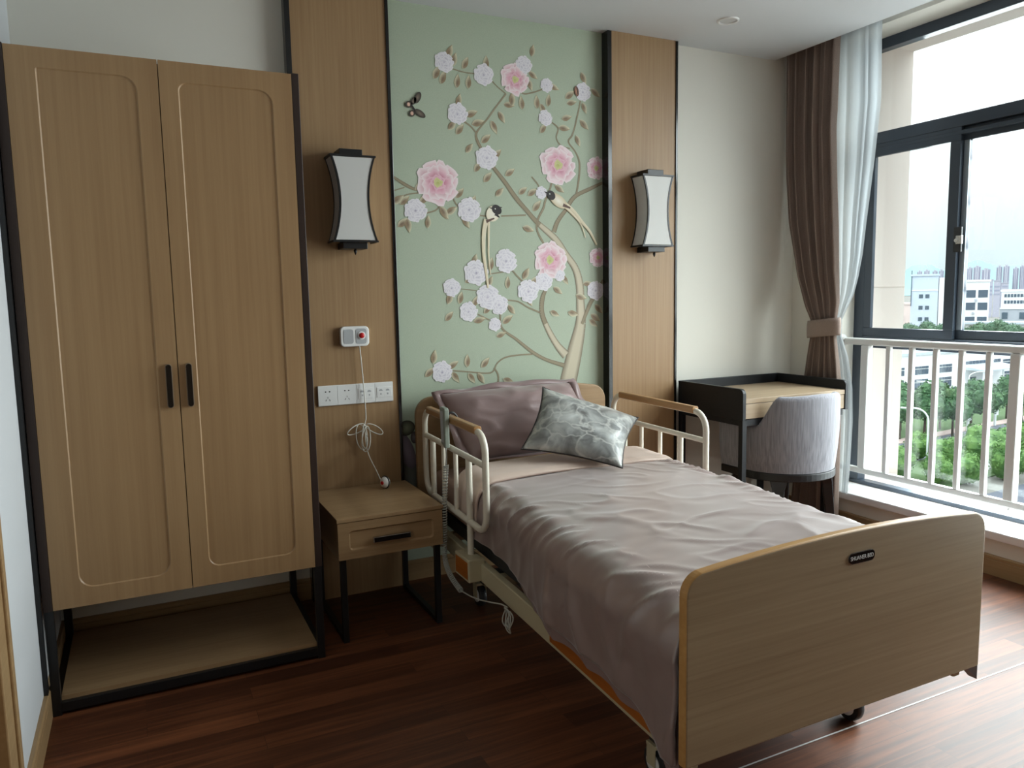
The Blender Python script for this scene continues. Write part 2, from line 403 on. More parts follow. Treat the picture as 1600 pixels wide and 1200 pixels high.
M['remote_grey'] = pbr('grey_green_remote', (132, 140, 128), 0.45)
M['coil_grey'] = pbr('grey_coil_cord', (178, 178, 170), 0.5)
M['duvet'] = pbr('mauve_sateen', (140, 121, 116), 0.30, 0.0, 0.9, bump=0.04, bscale=900, sheen=0.35)
for _k, _v in (('Coat Weight', 0.35), ('Coat Roughness', 0.32)): M['duvet'].node_tree.nodes['Principled BSDF'].inputs[_k].default_value = _v
M['pillow'] = pbr('dusky_mauve_sateen', (140, 119, 117), 0.36, 0.0, 0.5, bump=0.05, bscale=900, sheen=0.25)
M['piping_pale'] = pbr('pale_seam_piping', (206, 192, 188), 0.5)
M['lining'] = pbr('blush_pink_sateen', (208, 186, 172), 0.5, 0.0, 0.4, bump=0.05, bscale=900, sheen=0.2)
M['mattress'] = pbr('mattress_cover', (178, 152, 138), 0.7, bump=0.1, bscale=500)
M['marble'] = marble_fabric()
M['cushion_back'] = pbr('beige_cushion_back', (176, 160, 140), 0.6, bump=0.05, bscale=600)
M['piping'] = pbr('dark_piping', (46, 40, 40), 0.6)
M['curtain'] = fabric_streak('taupe_blackout_cloth', (152, 134, 123), (136, 118, 108), 0.8, 0.15, (160, 160, 160))
M['sheer'] = sheer_mat()
M['linen'] = fabric_streak('grey_linen', (148, 148, 155), (116, 116, 123), 0.9, 0.25)
M['frame'] = pbr('slate_window_frame', (58, 68, 80), 0.4)
M['frame_light'] = pbr('pale_aluminium_track', (150, 162, 172), 0.35, 0.4)
M['glass'] = glass_mat()
M['sill'] = pbr('white_sill_stone', (236, 236, 236), 0.12, 0.0, 0.5, vary=0.04, vscale=5)
M['rail_white'] = pbr('white_rail_enamel', (226, 228, 226), 0.35)
M['render_beige'] = pbr('beige_outside_render', (234, 223, 215), 0.85, bump=0.1, bscale=60)
M['shade'] = shade_mat()
M['mural_green'] = fabric_streak('sage_mural_silk', (174, 185, 164), (165, 177, 155), 0.6, 0.1, (140, 140, 140))
M['paint'] = paint_mat('mural_paint', 'paint')
M['seam'] = pbr('pale_floor_weld', (206, 206, 206), 0.3)
M['lamp_silver'] = pbr('satin_reflector', (214, 214, 214), 0.3, 0.3)
# ------------------------------------------------------------------ the setting
YB, YP, ZC = 3.565, 3.51, 2.77           # back wall, panel face, ceiling
XL, XR = -0.365, 3.695                   # left wall, window wall
JY, OX = 3.27, 3.97                      # window jamb, outer face of the window wall
Y0 = -1.6
struct('floor', MB().box(XL-0.1, XR+0.3, Y0-0.1, YB+0.1, -0.1, 0.0), M['floor'], origin=(0.28, 0.06, 0))
struct('ceiling', MB().box(XL-0.1, 3.52, Y0-0.1, YB+0.1, ZC, ZC+0.18), M['ceiling'])
struct('trim_1', MB().box(3.52, OX, Y0-0.1, YB+0.1, 2.95, 3.05), M['ceiling'])     # top of the curtain recess
struct('wall_back', MB().box(XL-0.1, OX+0.03, YB, YB+0.15, 0, 3.05), M['wall'])
struct('wall_left', MB().box(XL-0.12, XL, 2.262, YB, 0, 3.05).box(XL-0.12, XL, Y0, 1.2, 0, 3.05).box(XL-0.12, XL, 1.2, 2.262, 2.1, 3.05), M['wall_white'])
struct('wall_front', MB().box(XL-0.1, OX, Y0-0.15, Y0, 0, 3.05), M['oak_panel'])
w = MB()
w.box(XR, OX, JY, YB, 0, 2.95)                       # pier beside the window
w.box(XR, OX, 0.4, JY, 0, 0.18)                      # below the sill
w.box(XR, OX, 0.4, JY, 2.815, 2.95)                  # lintel
w.box(XR, OX, Y0, 0.4, 0, 2.95)
struct('wall_right', w, M['wall'])
struct('window_sill', MB().box(3.665, 3.90, 0.4, JY, 0.18, 0.224), M['sill'], bevel=0.006)
# baseboards with a groove
def bboard(name, mat, axis, a, b, face, back, h=0.1):
    s = 1 if back > face else -1
    prof = [(face, 0.0), (back, 0.0), (back, h), (face+s*0.005, h), (face, h-0.006), (face, h-0.018), (face+s*0.003, h-0.021), (face, h-0.024)]
    mb = MB()
    if axis == 'y': mb.prism([(p[0], p[1]) for p in prof], 'y', a, b)
    else: mb.prism([(p[0], p[1]) for p in prof], 'x', a, b)
    struct(name, mb, mat)
bboard('baseboard_right', M['base_y'], 'y', Y0, YB-0.016, 3.68, XR)
bboard('baseboard_left', M['base_y'], 'y', 2.262, YB-0.016, -0.349, XL)
bboard('baseboard_back', M['base'], 'x', XL, XR, 3.549, YB)
struct('trim_2', MB().box(XL, 3.68, 1.62, 1.6245, -0.004, 0.0012), M['seam'])    # pale weld line across the floor
# doorway at the left edge
struct('door_1', MB().box(XL-0.08, XL-0.04, 1.21, 2.13, 0.005, 2.06), M['oak'])
struct('trim_3', MB().box(XL-0.12, XL+0.014, 2.135, 2.262, 0, 2.16).box(XL-0.12, XL+0.014, 1.1, 2.135, 2.065, 2.16).box(XL-0.12, XL+0.014, 1.1, 1.205, 0, 2.065)
       .box(XL-0.12, XL+0.022, 2.228, 2.262, 0, 2.16), M['base_y'], bevel=0.004)
# oak wall panels and their black trims
struct('trim_4', MB().box(0.675, 1.099, YP, YB-0.001, 0.0, ZC), M['oak_panel'])
struct('trim_5', MB().box(2.319, 2.738, YP, YB-0.001, 0.0, ZC), M['oak_panel'])
for k, (a, b) in enumerate(((0.652, 0.675), (1.099, 1.114), (2.294, 2.319), (2.738, 2.752))):
    struct('trim_%d' % (6+k), MB().box(a, b, YP-0.006, YB-0.002, 0.0, ZC-0.002), M['black_gloss'], bevel=0.002)
struct('trim_10', MB().box(XL+0.0005, -0.3515, 2.88, 2.905, 0.1, 2.215), M['black'])    # slim black strip beside the wardrobe
# ceiling downlight
dl = thing('recessed_downlight', 'round white recessed downlight in the ceiling near the curtain', 'ceiling light', (2.787, 3.152, ZC-0.008))
ring = MB(); n = 36
ring.grid(lambda i, j: Vector((2.787, 3.152, 0)) + Vector((cos(2*pi*i)*lerp(0.05, 0.034, 0), 0, 0))*0 + Vector((cos(2*pi*i)*interp([(0, .055), (.25, .054), (.5, .046), (.75, .042), (1, .041)], j), sin(2*pi*i)*interp([(0, .055), (.25, .054), (.5, .046), (.75, .042), (1, .041)], j), interp([(0, ZC), (.25, ZC-.006), (.5, ZC-.008), (.75, ZC-.004), (1, ZC-.001)], j))), n, 5, cu=True)
obj('trim_ring', ring, M['white_plastic'], dl, smooth=True)
refl = MB(); refl.lathe([(0.041, ZC-0.001), (0.036, ZC-0.003), (0.02, ZC-0.002), (0.005, ZC-0.002)], (2.787, 3.152, 0), 'z', 30)
obj('reflector', refl, M['lamp_silver'], dl, smooth=True)

# ------------------------------------------------------------------ window
FX0, FX1 = 3.90, 3.965
def bars(spec, x0=FX0, x1=FX1):
    mb = MB()
    for (y0, y1, z0, z1) in spec: mb.box(x0, x1, y0, y1, z0, z1)
    return mb
W0 = 0.4
fr = struct('window_1', bars([(W0, JY, 2.755, 2.815), (W0, JY, 0.224, 0.248), (3.205, JY, 0.248, 2.755), (W0, W0+0.06, 0.248, 2.755),
      (W0, 3.205, 2.235, 2.30), (W0, 3.205, 1.06, 1.128), (W0+0.06, 3.205, 2.195, 2.215)]), M['frame'], bevel=0.003)
fr['label'] = 'dark grey aluminium window with sliding sashes'; fr['category'] = 'window'
def sash(ya, yb, xa, mat, name):
    t = 0.058
    o = obj(name, bars([(ya, yb, 2.165, 2.235), (ya, yb, 1.128, 1.178), (ya, ya+t, 1.178, 2.165), (yb-t, yb, 1.178, 2.165)], xa, xa+0.026), mat, fr, bevel=0.003)
    obj('pane', MB().box(xa+0.011, xa+0.015, ya+t-0.005, yb-t+0.005, 1.173, 2.17), M['glass'], o)
    return o
s1 = sash(2.642, 3.215, 3.902, M['frame'], 'sash')
s2 = sash(2.05, 2.672, 3.934, M['frame'], 'sash')
sash(1.46, 2.09, 3.902, M['frame'], 'sash'); sash(0.95, 1.49, 3.934, M['frame'], 'sash'); sash(0.455, 0.98, 3.902, M['frame'], 'sash')
obj('sash_strip', MB().box(3.929, 3.9335, 2.612, 2.641, 1.18, 2.165), M['frame_light'], s2)
obj('pane', MB().box(3.93, 3.934, W0+0.055, 3.21, 2.295, 2.76), M['glass'], fr)
obj('pane', MB().box(3.93, 3.934, W0+0.055, 3.21, 0.243, 1.065), M['glass'], fr)
lt = MB().box(3.893, 3.906, 2.612, 2.655, 1.59, 1.72)
obj('latch', lt, M['dark_plastic'], fr, bevel=0.003)
obj('latch_lever', MB().box(3.878, 3.893, 2.60, 2.632, 1.63, 1.675).lathe([(0.012, -0.012), (0.012, 0.004)], (3.888, 2.628, 1.65), 'x', 16), M['chrome'], fr, bevel=0.003)
# outside reveal of the building
struct('wall_outside', MB().box(OX, 4.32, 3.25, 4.2, -18, 2.83).box(OX, 4.32, -4, 4.2, 2.825, 3.6).box(OX, 4.32, -4, 0.3, -18, 2.83).box(OX, 4.20, 0.3, 3.25, -18, 0.205)
       .box(OX-0.002, 4.317, 3.246, 3.25, 1.418, 1.424), M['render_beige'])
# guard rail
RX = 3.80
gr = thing('guard_rail', 'white metal guard rail of thin upright bars before the window', 'railing', (RX, 1.95, 0.224))
obj('top_rail', MB().box(RX-0.02, RX+0.02, 0.41, 3.235, 1.082, 1.122), M['rail_white'], gr, bevel=0.012, seg=3)
obj('bottom_rail', MB().box(RX-0.015, RX+0.015, 0.4, 3.27, 0.322, 0.356), M['rail_white'], gr, bevel=0.006)
for yy, hw in ((3.088, 0.024), (2.236, 0.024), (1.384, 0.024)):
    obj('post', MB().box(RX-hw, RX+hw, yy-hw, yy+hw, 0.356, 1.082), M['rail_white'], gr, bevel=0.006)
for a, b in ((3.088, 2.236), (2.236, 1.384)):
    for k in range(1, 6):
        yy = a+(b-a)*k/6-0.006
        obj('baluster', MB().box(RX-0.0135, RX+0.0135, yy-0.0135, yy+0.0135, 0.356, 1.082), M['rail_white'], gr, bevel=0.005)
for k in range(1, 7):
    yy = 1.384-0.142*k
    obj('baluster', MB().box(RX-0.0135, RX+0.0135, yy-0.0135, yy+0.0135, 0.356, 1.082), M['rail_white'], gr, bevel=0.005)
obj('wall_flange', MB().lathe([(0.038, 3.269), (0.038, 3.258), (0.03, 3.252), (0.024, 3.235)], (RX, 0, 1.102), 'y', 24), M['rail_white'], gr, smooth=40)
obj('fixing_knob', MB().lathe([(0.004, 0.322), (0.010, 0.318), (0.010, 0.308), (0.004, 0.303)], (RX, 2.236, 0), 'z', 12), M['rail_white'], gr, smooth=40)
# ------------------------------------------------------------------ painted mural (metres on the wall plane: x, z)
MUR_BR=[[(2.065,0.923,0.105),(2.112,1.098,0.092),(2.15,1.252,0.064),(2.15,1.372,0.05),(2.146,1.457,0.048),(2.122,1.542,0.0414),(2.063,1.618,0.0378),(1.997,1.7,0.038),(1.894,1.78,0.027),(1.83,1.843,0.0234),(1.776,1.897,0.0252),(1.714,1.974,0.0225),(1.654,2.041,0.0198),(1.603,2.108,0.016),(1.57,2.16,0.0153),(1.56,2.197,0.0126),(1.58,2.229,0.008),(1.625,2.279,0.0081),(1.669,2.336,0.0081),(1.728,2.407,0.0081)],
[(1.728,2.407,0.0063),(1.681,2.437,0.0056),(1.642,2.471,0.0063)],
[(1.57,2.486,0.0056),(1.502,2.487,0.0056),(1.436,2.498,0.0054)],
[(1.562,2.205,0.008),(1.529,2.237,0.0081),(1.491,2.257,0.0081)],
[(1.8,2.429,0.0072),(1.831,2.417,0.0072),(1.886,2.43,0.0072),(1.937,2.45,0.0063)],
[(2.16,2.412,0.008),(2.135,2.312,0.0081),(2.11,2.237,0.009),(2.085,2.199,0.009),(2.128,2.149,0.0081),(2.152,2.093,0.01),(2.146,2.01,0.011),(2.131,1.935,0.0108)],
[(1.982,2.292,0.0072),(2.024,2.263,0.008),(2.013,2.214,0.0072),(2.042,2.176,0.007),(2.094,2.165,0.006)],
[(2.294,1.999,0.014),(2.215,1.964,0.02),(2.126,1.923,0.0216),(2.076,1.867,0.024),(2.066,1.85,0.0216),(2.017,1.791,0.024),(1.992,1.733,0.026)],
[(1.982,1.986,0.01),(1.972,1.953,0.0099),(1.942,1.887,0.0108),(1.932,1.854,0.012),(1.899,1.796,0.0108),(1.893,1.739,0.0108),(1.93,1.674,0.01)],
[(1.865,2.009,0.0072),(1.897,1.978,0.0072),(1.911,1.951,0.0072)],
[(1.131,1.972,0.0112),(1.176,1.945,0.016),(1.23,1.921,0.0144),(1.287,1.916,0.0112)],
[(1.129,1.909,0.0048),(1.183,1.926,0.0056)],
[(1.286,1.908,0.0064),(1.197,1.894,0.0056),(1.149,1.869,0.004)],
[(1.426,1.895,0.0072),(1.442,1.861,0.0072),(1.463,1.843,0.0081)],
[(1.371,1.866,0.0072),(1.341,1.827,0.0072),(1.291,1.81,0.0072)],
[(1.688,1.807,0.0072),(1.829,1.815,0.0081)],
[(1.561,1.807,0.0072),(1.604,1.804,0.0072)],
[(2.057,1.083,0.0504),(1.999,1.146,0.0378),(1.942,1.241,0.0306),(1.914,1.318,0.027),(1.92,1.393,0.0252),(1.945,1.443,0.0162)],
[(1.905,1.314,0.009),(1.83,1.345,0.0081),(1.775,1.375,0.0072),(1.702,1.384,0.0072)],
[(1.813,1.469,0.009),(1.768,1.51,0.0081),(1.741,1.534,0.0072),(1.687,1.526,0.0063),(1.619,1.517,0.0054)],
[(2.046,1.028,0.024),(1.939,1.064,0.018),(1.854,1.11,0.018),(1.761,1.181,0.0144),(1.68,1.242,0.0108),(1.673,1.324,0.009)],
[(1.609,1.285,0.0072),(1.548,1.315,0.0072)],
[(1.854,1.098,0.009),(1.769,1.098,0.0081),(1.695,1.089,0.0081),(1.649,1.062,0.0072),(1.612,1.015,0.0072),(1.496,1.026,0.0072),(1.384,1.041,0.0064)],
[(1.63,1.039,0.009),(1.652,1.004,0.009),(1.651,0.963,0.009),(1.628,0.948,0.009),(1.561,0.946,0.0072)],
[(2.158,1.247,0.018),(2.21,1.353,0.024),(2.241,1.396,0.022),(2.295,1.482,0.014)],
[(1.456,1.444,0.004),(1.542,1.435,0.004)]]
MUR_FL=[(1.83,2.556,0.039,0),(1.779,2.481,0.067,1),(1.353,1.957,0.092,1),(2.021,2.078,0.09,1),(2.256,2.074,0.053,1),(2.263,1.602,0.045,1),(1.927,1.48,0.044,0),(2.023,1.509,0.028,0),(1.966,1.588,0.082,1),(1.402,2.524,0.042,0),(1.608,2.486,0.045,0),(1.959,2.471,0.03,0),(2.175,2.458,0.04,0),(1.949,2.309,0.034,0),(1.463,2.288,0.045,0),(1.616,2.089,0.051,0),(1.235,1.82,0.049,0),(1.514,1.833,0.053,0),(1.92,1.931,0.028,0),(1.71,1.583,0.053,0),(1.544,1.523,0.056,0),(1.409,1.449,0.039,0),(1.603,1.402,0.053,0),(1.665,1.361,0.043,0),(1.496,1.33,0.042,0),(1.836,1.427,0.053,0),(1.64,1.261,0.03,0),(2.246,1.426,0.045,0),(1.346,1.035,0.046,0)]
MUR_LV=[(1.454,2.541,70),(1.432,2.575,60),(1.512,2.532,70),(1.362,2.472,60),(1.394,2.453,70),(1.467,2.442,80),(1.526,2.444,80),(1.622,2.545,80),(1.881,2.632,75),(1.864,2.463,-70),(1.883,2.512,-40),(1.745,2.355,-10),(1.762,2.387,90),(1.814,2.372,90),(1.901,2.384,85),(1.969,2.398,85),(2.003,2.465,-25),(2.181,2.527,-60),(2.254,2.461,-35),(2.097,2.438,40),(2.107,2.399,10),(2.184,2.377,-70),(2.077,2.32,10),(2.062,2.266,5),(2.183,2.292,-40),(2.143,2.207,-60),(1.937,2.257,60),(1.936,2.348,-60),(1.473,2.353,80),(1.539,2.296,20),(1.572,2.255,25),(1.474,2.217,55),(1.436,2.233,40),(1.702,2.291,-60),(1.658,2.239,-60),(1.613,2.182,45),(1.522,2.13,55),(1.673,2.112,45),(1.565,2.044,50),(1.742,2.026,35),(1.618,1.996,40),(1.682,1.925,45),(1.813,1.938,35),(1.868,1.933,40),(2.029,1.956,-25),(1.893,1.865,50),(1.465,1.912,40),(1.259,1.937,40),(1.181,1.867,45),(1.149,1.869,40),(1.281,1.878,35),(1.536,1.876,60),(1.42,1.826,35),(1.378,1.813,-60),(1.169,1.762,35),(1.196,1.747,-80),(1.296,1.769,80),(1.382,1.813,-60),(1.495,1.77,-60),(1.842,1.746,-15),(1.537,1.586,70),(1.625,1.567,75),(1.717,1.474,90),(1.824,1.518,60),(1.87,1.481,50),(1.84,1.378,-60),(2.012,1.429,-30),(2.057,1.483,-50),(1.991,1.307,-30),(2.155,1.393,-15),(2.104,1.304,-15),(2.245,1.279,-30),(2.23,1.249,-30),(2.266,1.326,-40),(2.196,1.464,0),(1.737,1.335,-60),(1.713,1.286,40),(1.675,1.209,25),(1.556,1.287,15),(1.602,1.342,45),(1.536,1.383,70),(1.399,1.402,60),(1.455,1.401,70),(1.392,1.311,45),(1.618,1.479,60),(1.509,1.491,30),(1.306,1.113,80),(1.406,1.068,30),(1.482,1.084,85),(1.582,1.07,40),(1.282,1.039,35),(1.417,1.003,-50),(1.504,0.993,-55),(1.557,0.99,-55),(1.711,0.967,-20)]
BIRDS=dict(
 h1=[(1.662,1.837)],b1=[(1.642,1.817)],k1=[(1.627,1.848)],
 t1=[(1.604,1.788),(1.589,1.717),(1.586,1.622),(1.597,1.527),(1.606,1.447)],t1b=[(1.617,1.781),(1.615,1.702),(1.613,1.606),(1.622,1.511)],t1c=[(1.597,1.788),(1.583,1.725),(1.581,1.646),(1.591,1.567)],w1=[(1.603,1.777),(1.648,1.794)],
 h2=[(1.976,1.921)],b2=[(2.019,1.894)],k2=[(1.943,1.936)],
 t2=[(2.057,1.879),(2.11,1.843),(2.164,1.787),(2.213,1.737),(2.253,1.67)],t2b=[(2.047,1.874),(2.115,1.819),(2.159,1.77),(2.183,1.707)],w2=[(2.047,1.874),(2.091,1.859)])
FLY=[(1.236,2.298),(1.241,2.328),(1.261,2.344),(1.216,2.31),(1.271,2.273),(1.231,2.27)]
MOTH=[(2.136,2.458)]

def build_mural():
    ym = 3.5615
    bm = bmesh.new(); cl = bm.loops.layers.float_color.new('paint')
    x0, x1 = 1.114, 2.294
    def c(rgb): return lin(rgb)
    def tri(pts, cols, off, m=1):
        y = ym-0.0006-off*0.00035
        vs_ = [bm.verts.new((p[0], y, p[1])) for p in pts]
        try: f = bm.faces.new(vs_)
        except ValueError: return
        f.normal_update()
        f.material_index = m
        for l, q in zip(f.loops, cols): l[cl] = q
        if f.normal.y > 0: f.normal_flip()
    def clipx(x): return min(max(x, x0+0.002), x1-0.001)
    random.seed(5)
    # silk ground
    for f in [((x0, 0.0), (x1, 0.0), (x1, ZC), (x0, ZC))]:
        vs_ = [bm.verts.new((p[0], ym, p[1])) for p in f]; g = bm.faces.new(vs_); g.material_index = 0
        bm.normal_update()
        if g.normal.y > 0: g.normal_flip()
        # sides and back so that the panel has a body
        vb = [bm.verts.new((p[0], YB-0.0005, p[1])) for p in f]
        for i in range(4): bm.faces.new((vs_[i], vs_[(i+1) % 4], vb[(i+1) % 4], vb[i])).material_index = 0
    dark, mid, pale = c((118, 105, 84)), c((146, 134, 108)), c((196, 186, 162))
    for bi, b in enumerate(MUR_BR):
        P = catmull([(p[0], p[1], p[2]) for p in b], 6)
        for a, d in zip(P, P[1:]):
            t = Vector((d.x-a.x, d.y-a.y)); 
            if t.length < 1e-6: continue
            t.normalize(); nrm = Vector((-t.y, t.x))
            big = a.z > 0.03
            ctr = pale if big else mid
            for (u, v) in ((-1, -0.55), (-0.55, 0.35), (0.35, 1)):
                ca = dark if u == -1 else ctr; cb = dark if v == 1 else ctr
                q = [(clipx(a.x+nrm.x*a.z/2*u), a.y+nrm.y*a.z/2*u), (clipx(d.x+nrm.x*d.z/2*u), d.y+nrm.y*d.z/2*u),
                     (clipx(d.x+nrm.x*d.z/2*v), d.y+nrm.y*d.z/2*v), (clipx(a.x+nrm.x*a.z/2*v), a.y+nrm.y*a.z/2*v)]
                tri(q, [ca, ca, cb, cb], 1+bi*0.03)
    # leaves: dark brown heart, pale edge
    lb, lp = c((120, 98, 78)), c((204, 198, 168))
    for li, (x, z, ang) in enumerate(MUR_LV):
        a = radians(ang+random.uniform(-8, 8)); L = 0.034*random.uniform(0.9, 1.1); Wd = L*0.46
        d = Vector((cos(a), sin(a))); nn = Vector((-d.y, d.x)); C = Vector((x, z))
        n = 7; top = []; bot = []
        for k in range(n+1):
            t = k/n; s = sin(pi*t**0.8)*Wd
            top.append(C+d*(t*2-1)*L+nn*s); bot.append(C+d*(t*2-1)*L-nn*s)
        mid_ = [C+d*(k/n*2-1)*L for k in range(n+1)]
        fl = random.choice((1, 1, -1))
        for k in range(n):
            tc_ = lp; bc = c((150, 130, 100)) 
            m0 = tuple(lerp(lp[i], lb[i], sin(pi*min(1, 0.15+k/n))) for i in range(4)); m1 = tuple(lerp(lp[i], lb[i], sin(pi*min(1, 0.15+(k+1)/n))) for i in range(4))
            A, B = (top, bot) if fl > 0 else (bot, top)
            q = [A[k], A[k+1], mid_[k+1], mid_[k]]; tri([(clipx(p.x), p.y) for p in q], [tc_, tc_, m1, m0], 2+li*0.014)
            q = [mid_[k], mid_[k+1], B[k+1], B[k]]; tri([(clipx(p.x), p.y) for p in q], [m0, m1, bc, bc], 2+li*0.014)
    # blossoms: rings of scalloped petals
    fi = 0
    for (x, z, r, pink) in MUR_FL:
        C = Vector((x, z)); fi += 1
        rings = ((1.0, 9, 0.46), (0.78, 8, 0.42), (0.55, 6, 0.36), (0.32, 5, 0.28), (0.12, 3, 0.2))
        for ri, (rad, n, pr) in enumerate(rings):
            for k in range(n):
                a = 2*pi*(k+0.5*(ri % 2)+random.uniform(-0.15, 0.15))/n
                pc = C+Vector((cos(a), sin(a)))*r*(rad-pr*0.55)
                if rad < 0.2: pc = C+Vector((cos(a), sin(a)))*r*0.1
                R = r*pr*random.uniform(0.85, 1.12)
                if pink:
                    inner = c(random.choice(((188, 66, 106), (176, 48, 92), (208, 110, 140)))); outer = c((236, 222, 224)) if ri < 2 else c((226, 186, 198))
                    if ri == 4: inner, outer = c((176, 178, 96)), c((208, 204, 150))
                else:
                    inner = c(random.choice(((158, 150, 174), (144, 136, 162), (174, 166, 186)))); outer = c((232, 228, 232))
                m = 11; pts = []; dirv = Vector((cos(a), sin(a)))
                for q in range(m):
                    b_ = 2*pi*q/m
                    s_ = 1+0.17*sin(b_*4+k)+random.uniform(-0.05, 0.05)
                    v = Vector((cos(b_), sin(b_)*0.95))*R*s_
                    pts.append(pc+v)
                ctr = pc-dirv*R*0.55
                for q in range(m):
                    A, B = pts[q], pts[(q+1) % m]
                    tri([(clipx(ctr.x), ctr.y), (clipx(A.x), A.y), (clipx(B.x), B.y)], [inner, outer, outer], 4+fi*0.05+ri*0.9+k*0.09)
    # birds, long-tailed
    top_ = 11.0
    def ell(cx, cz, a, b_, rot, ci, co, off, n=18):
        rot = radians(rot)
        def P(t): return (clipx(cx+a*cos(t)*cos(rot)-b_*sin(t)*sin(rot)), cz+a*cos(t)*sin(rot)+b_*sin(t)*cos(rot))
        for k in range(n): tri([(cx, cz), P(2*pi*k/n), P(2*pi*(k+1)/n)], [ci, co, co], off)
    def ribbon(pts, w0, w1, col, off, col2=None):
        P = catmull([(p[0], p[1], 0) for p in pts], 6); N = len(P)
        for i in range(N-1):
            a, d = P[i], P[i+1]; t = Vector((d.x-a.x, d.y-a.y)).normalized(); nn = Vector((-t.y, t.x))
            wa = lerp(w0, w1, i/(N-1))/2; wb = lerp(w0, w1, (i+1)/(N-1))/2
            tri([(clipx(a.x+nn.x*wa), a.y+nn.y*wa), (clipx(d.x+nn.x*wb), d.y+nn.y*wb), (clipx(d.x-nn.x*wb), d.y-nn.y*wb), (clipx(a.x-nn.x*wa), a.y-nn.y*wa)], [col, col, col2 or col, col2 or col], off)
    cream, cream2, ink, brown = c((234, 224, 200)), c((206, 190, 156)), c((38, 30, 30)), c((96, 70, 60))
    B = BIRDS
    for i in ('1', '2'):
        ribbon(B['t'+i], 0.026, 0.010, cream, top_, cream2); ribbon(B['t'+i+'b'], 0.014, 0.004, cream, top_+0.2, cream2)
    ribbon(B['t1c'], 0.012, 0.004, cream, top_+0.3, cream2)
    ell(*B['b1'][0], 0.042, 0.036, 50, c((240, 234, 220)), cream, top_+0.6); ell(*B['b2'][0], 0.058, 0.030, -32, c((240, 234, 220)), cream2, top_+0.6)
    ribbon(B['w1'], 0.016, 0.006, brown, top_+0.8); ribbon(B['w2'], 0.018, 0.008, brown, top_+0.8)
    ell(*B['h1'][0], 0.029, 0.023, -30, ink, ink, top_+1.2); ell(*B['h2'][0], 0.027, 0.022, -40, ink, ink, top_+1.2)
    k1, k2 = B['k1'][0], B['k2'][0]; h1, h2 = B['h1'][0], B['h2'][0]
    ribbon([h1, (k1[0]-0.006, k1[1]-0.002)], 0.014, 0.002, ink, top_+1.3); ribbon([h2, (k2[0]-0.006, k2[1]+0.002)], 0.014, 0.002, ink, top_+1.3)
    ribbon([(h1[0]+0.01, h1[1]+0.01), (h1[0]+0.03, h1[1]+0.012)], 0.012, 0.002, ink, top_+1.3)
    ribbon([(h1[0]-0.008, h1[1]-0.02), (h1[0]+0.015, h1[1]-0.038)], 0.02, 0.004, ink, top_+1.3)
    ell(h1[0]-0.008, h1[1]+0.004, 0.0035, 0.0035, 0, c((220, 220, 210)), c((220, 220, 210)), top_+1.6, 8); ell(h2[0]-0.008, h2[1]+0.006, 0.0035, 0.0035, 0, c((220, 220, 210)), c((220, 220, 210)), top_+1.6, 8)
    # butterfly and moth
    f = FLY
    for p, a, b_, r in ((f[1], 0.020, 0.012, 60), (f[2], 0.030, 0.015, 62), (f[3], 0.020, 0.015, 20), (f[4], 0.030, 0.015, -30), (f[5], 0.018, 0.014, 40)):
        ell(*p, a, b_, r, c((122, 108, 92)), c((40, 32, 28)), top_)
    ell(f[3][0], f[3][1], 0.008, 0.009, 0, c((226, 190, 170)), c((214, 170, 150)), top_+0.4, 10); ell(f[5][0], f[5][1], 0.008, 0.009, 0, c((226, 190, 170)), c((214, 170, 150)), top_+0.4, 10)
    ell(f[0][0], f[0][1], 0.022, 0.005, -55, ink, ink, top_+0.6)
    ell(*MOTH[0], 0.013, 0.026, 10, c((196, 140, 112)), c((104, 70, 58)), top_); ell(MOTH[0][0]+0.004, MOTH[0][1]+0.004, 0.003, 0.022, 10, ink, ink, top_+0.3)
    # painted rocks low on the wall
    for k_, (x, z, a, b_, r, ci, co) in enumerate(((1.165, 0.46, 0.06, 0.20, 0, (128, 132, 122), (84, 78, 78)), (1.145, 0.66, 0.04, 0.10, 20, (150, 136, 150), (110, 98, 110)), (1.15, 0.77, 0.045, 0.038, 10, (140, 146, 122), (52, 50, 44)), (1.19, 0.72, 0.02, 0.03, 0, (132, 124, 130), (70, 64, 66)))):
        ell(x, z, a, b_, r, c(ci), c(co), 2+k_)
    me = bpy.data.meshes.new('wall_mural'); bm.to_mesh(me); bm.free()
    me.materials.append(M['mural_green']); me.materials.append(M['paint'])
    o = bpy.data.objects.new('wall_mural', me); COL.objects.link(o)
    tag(o, 'sage green wall mural of a blossoming peony tree with two long-tailed birds', 'mural')
build_mural()
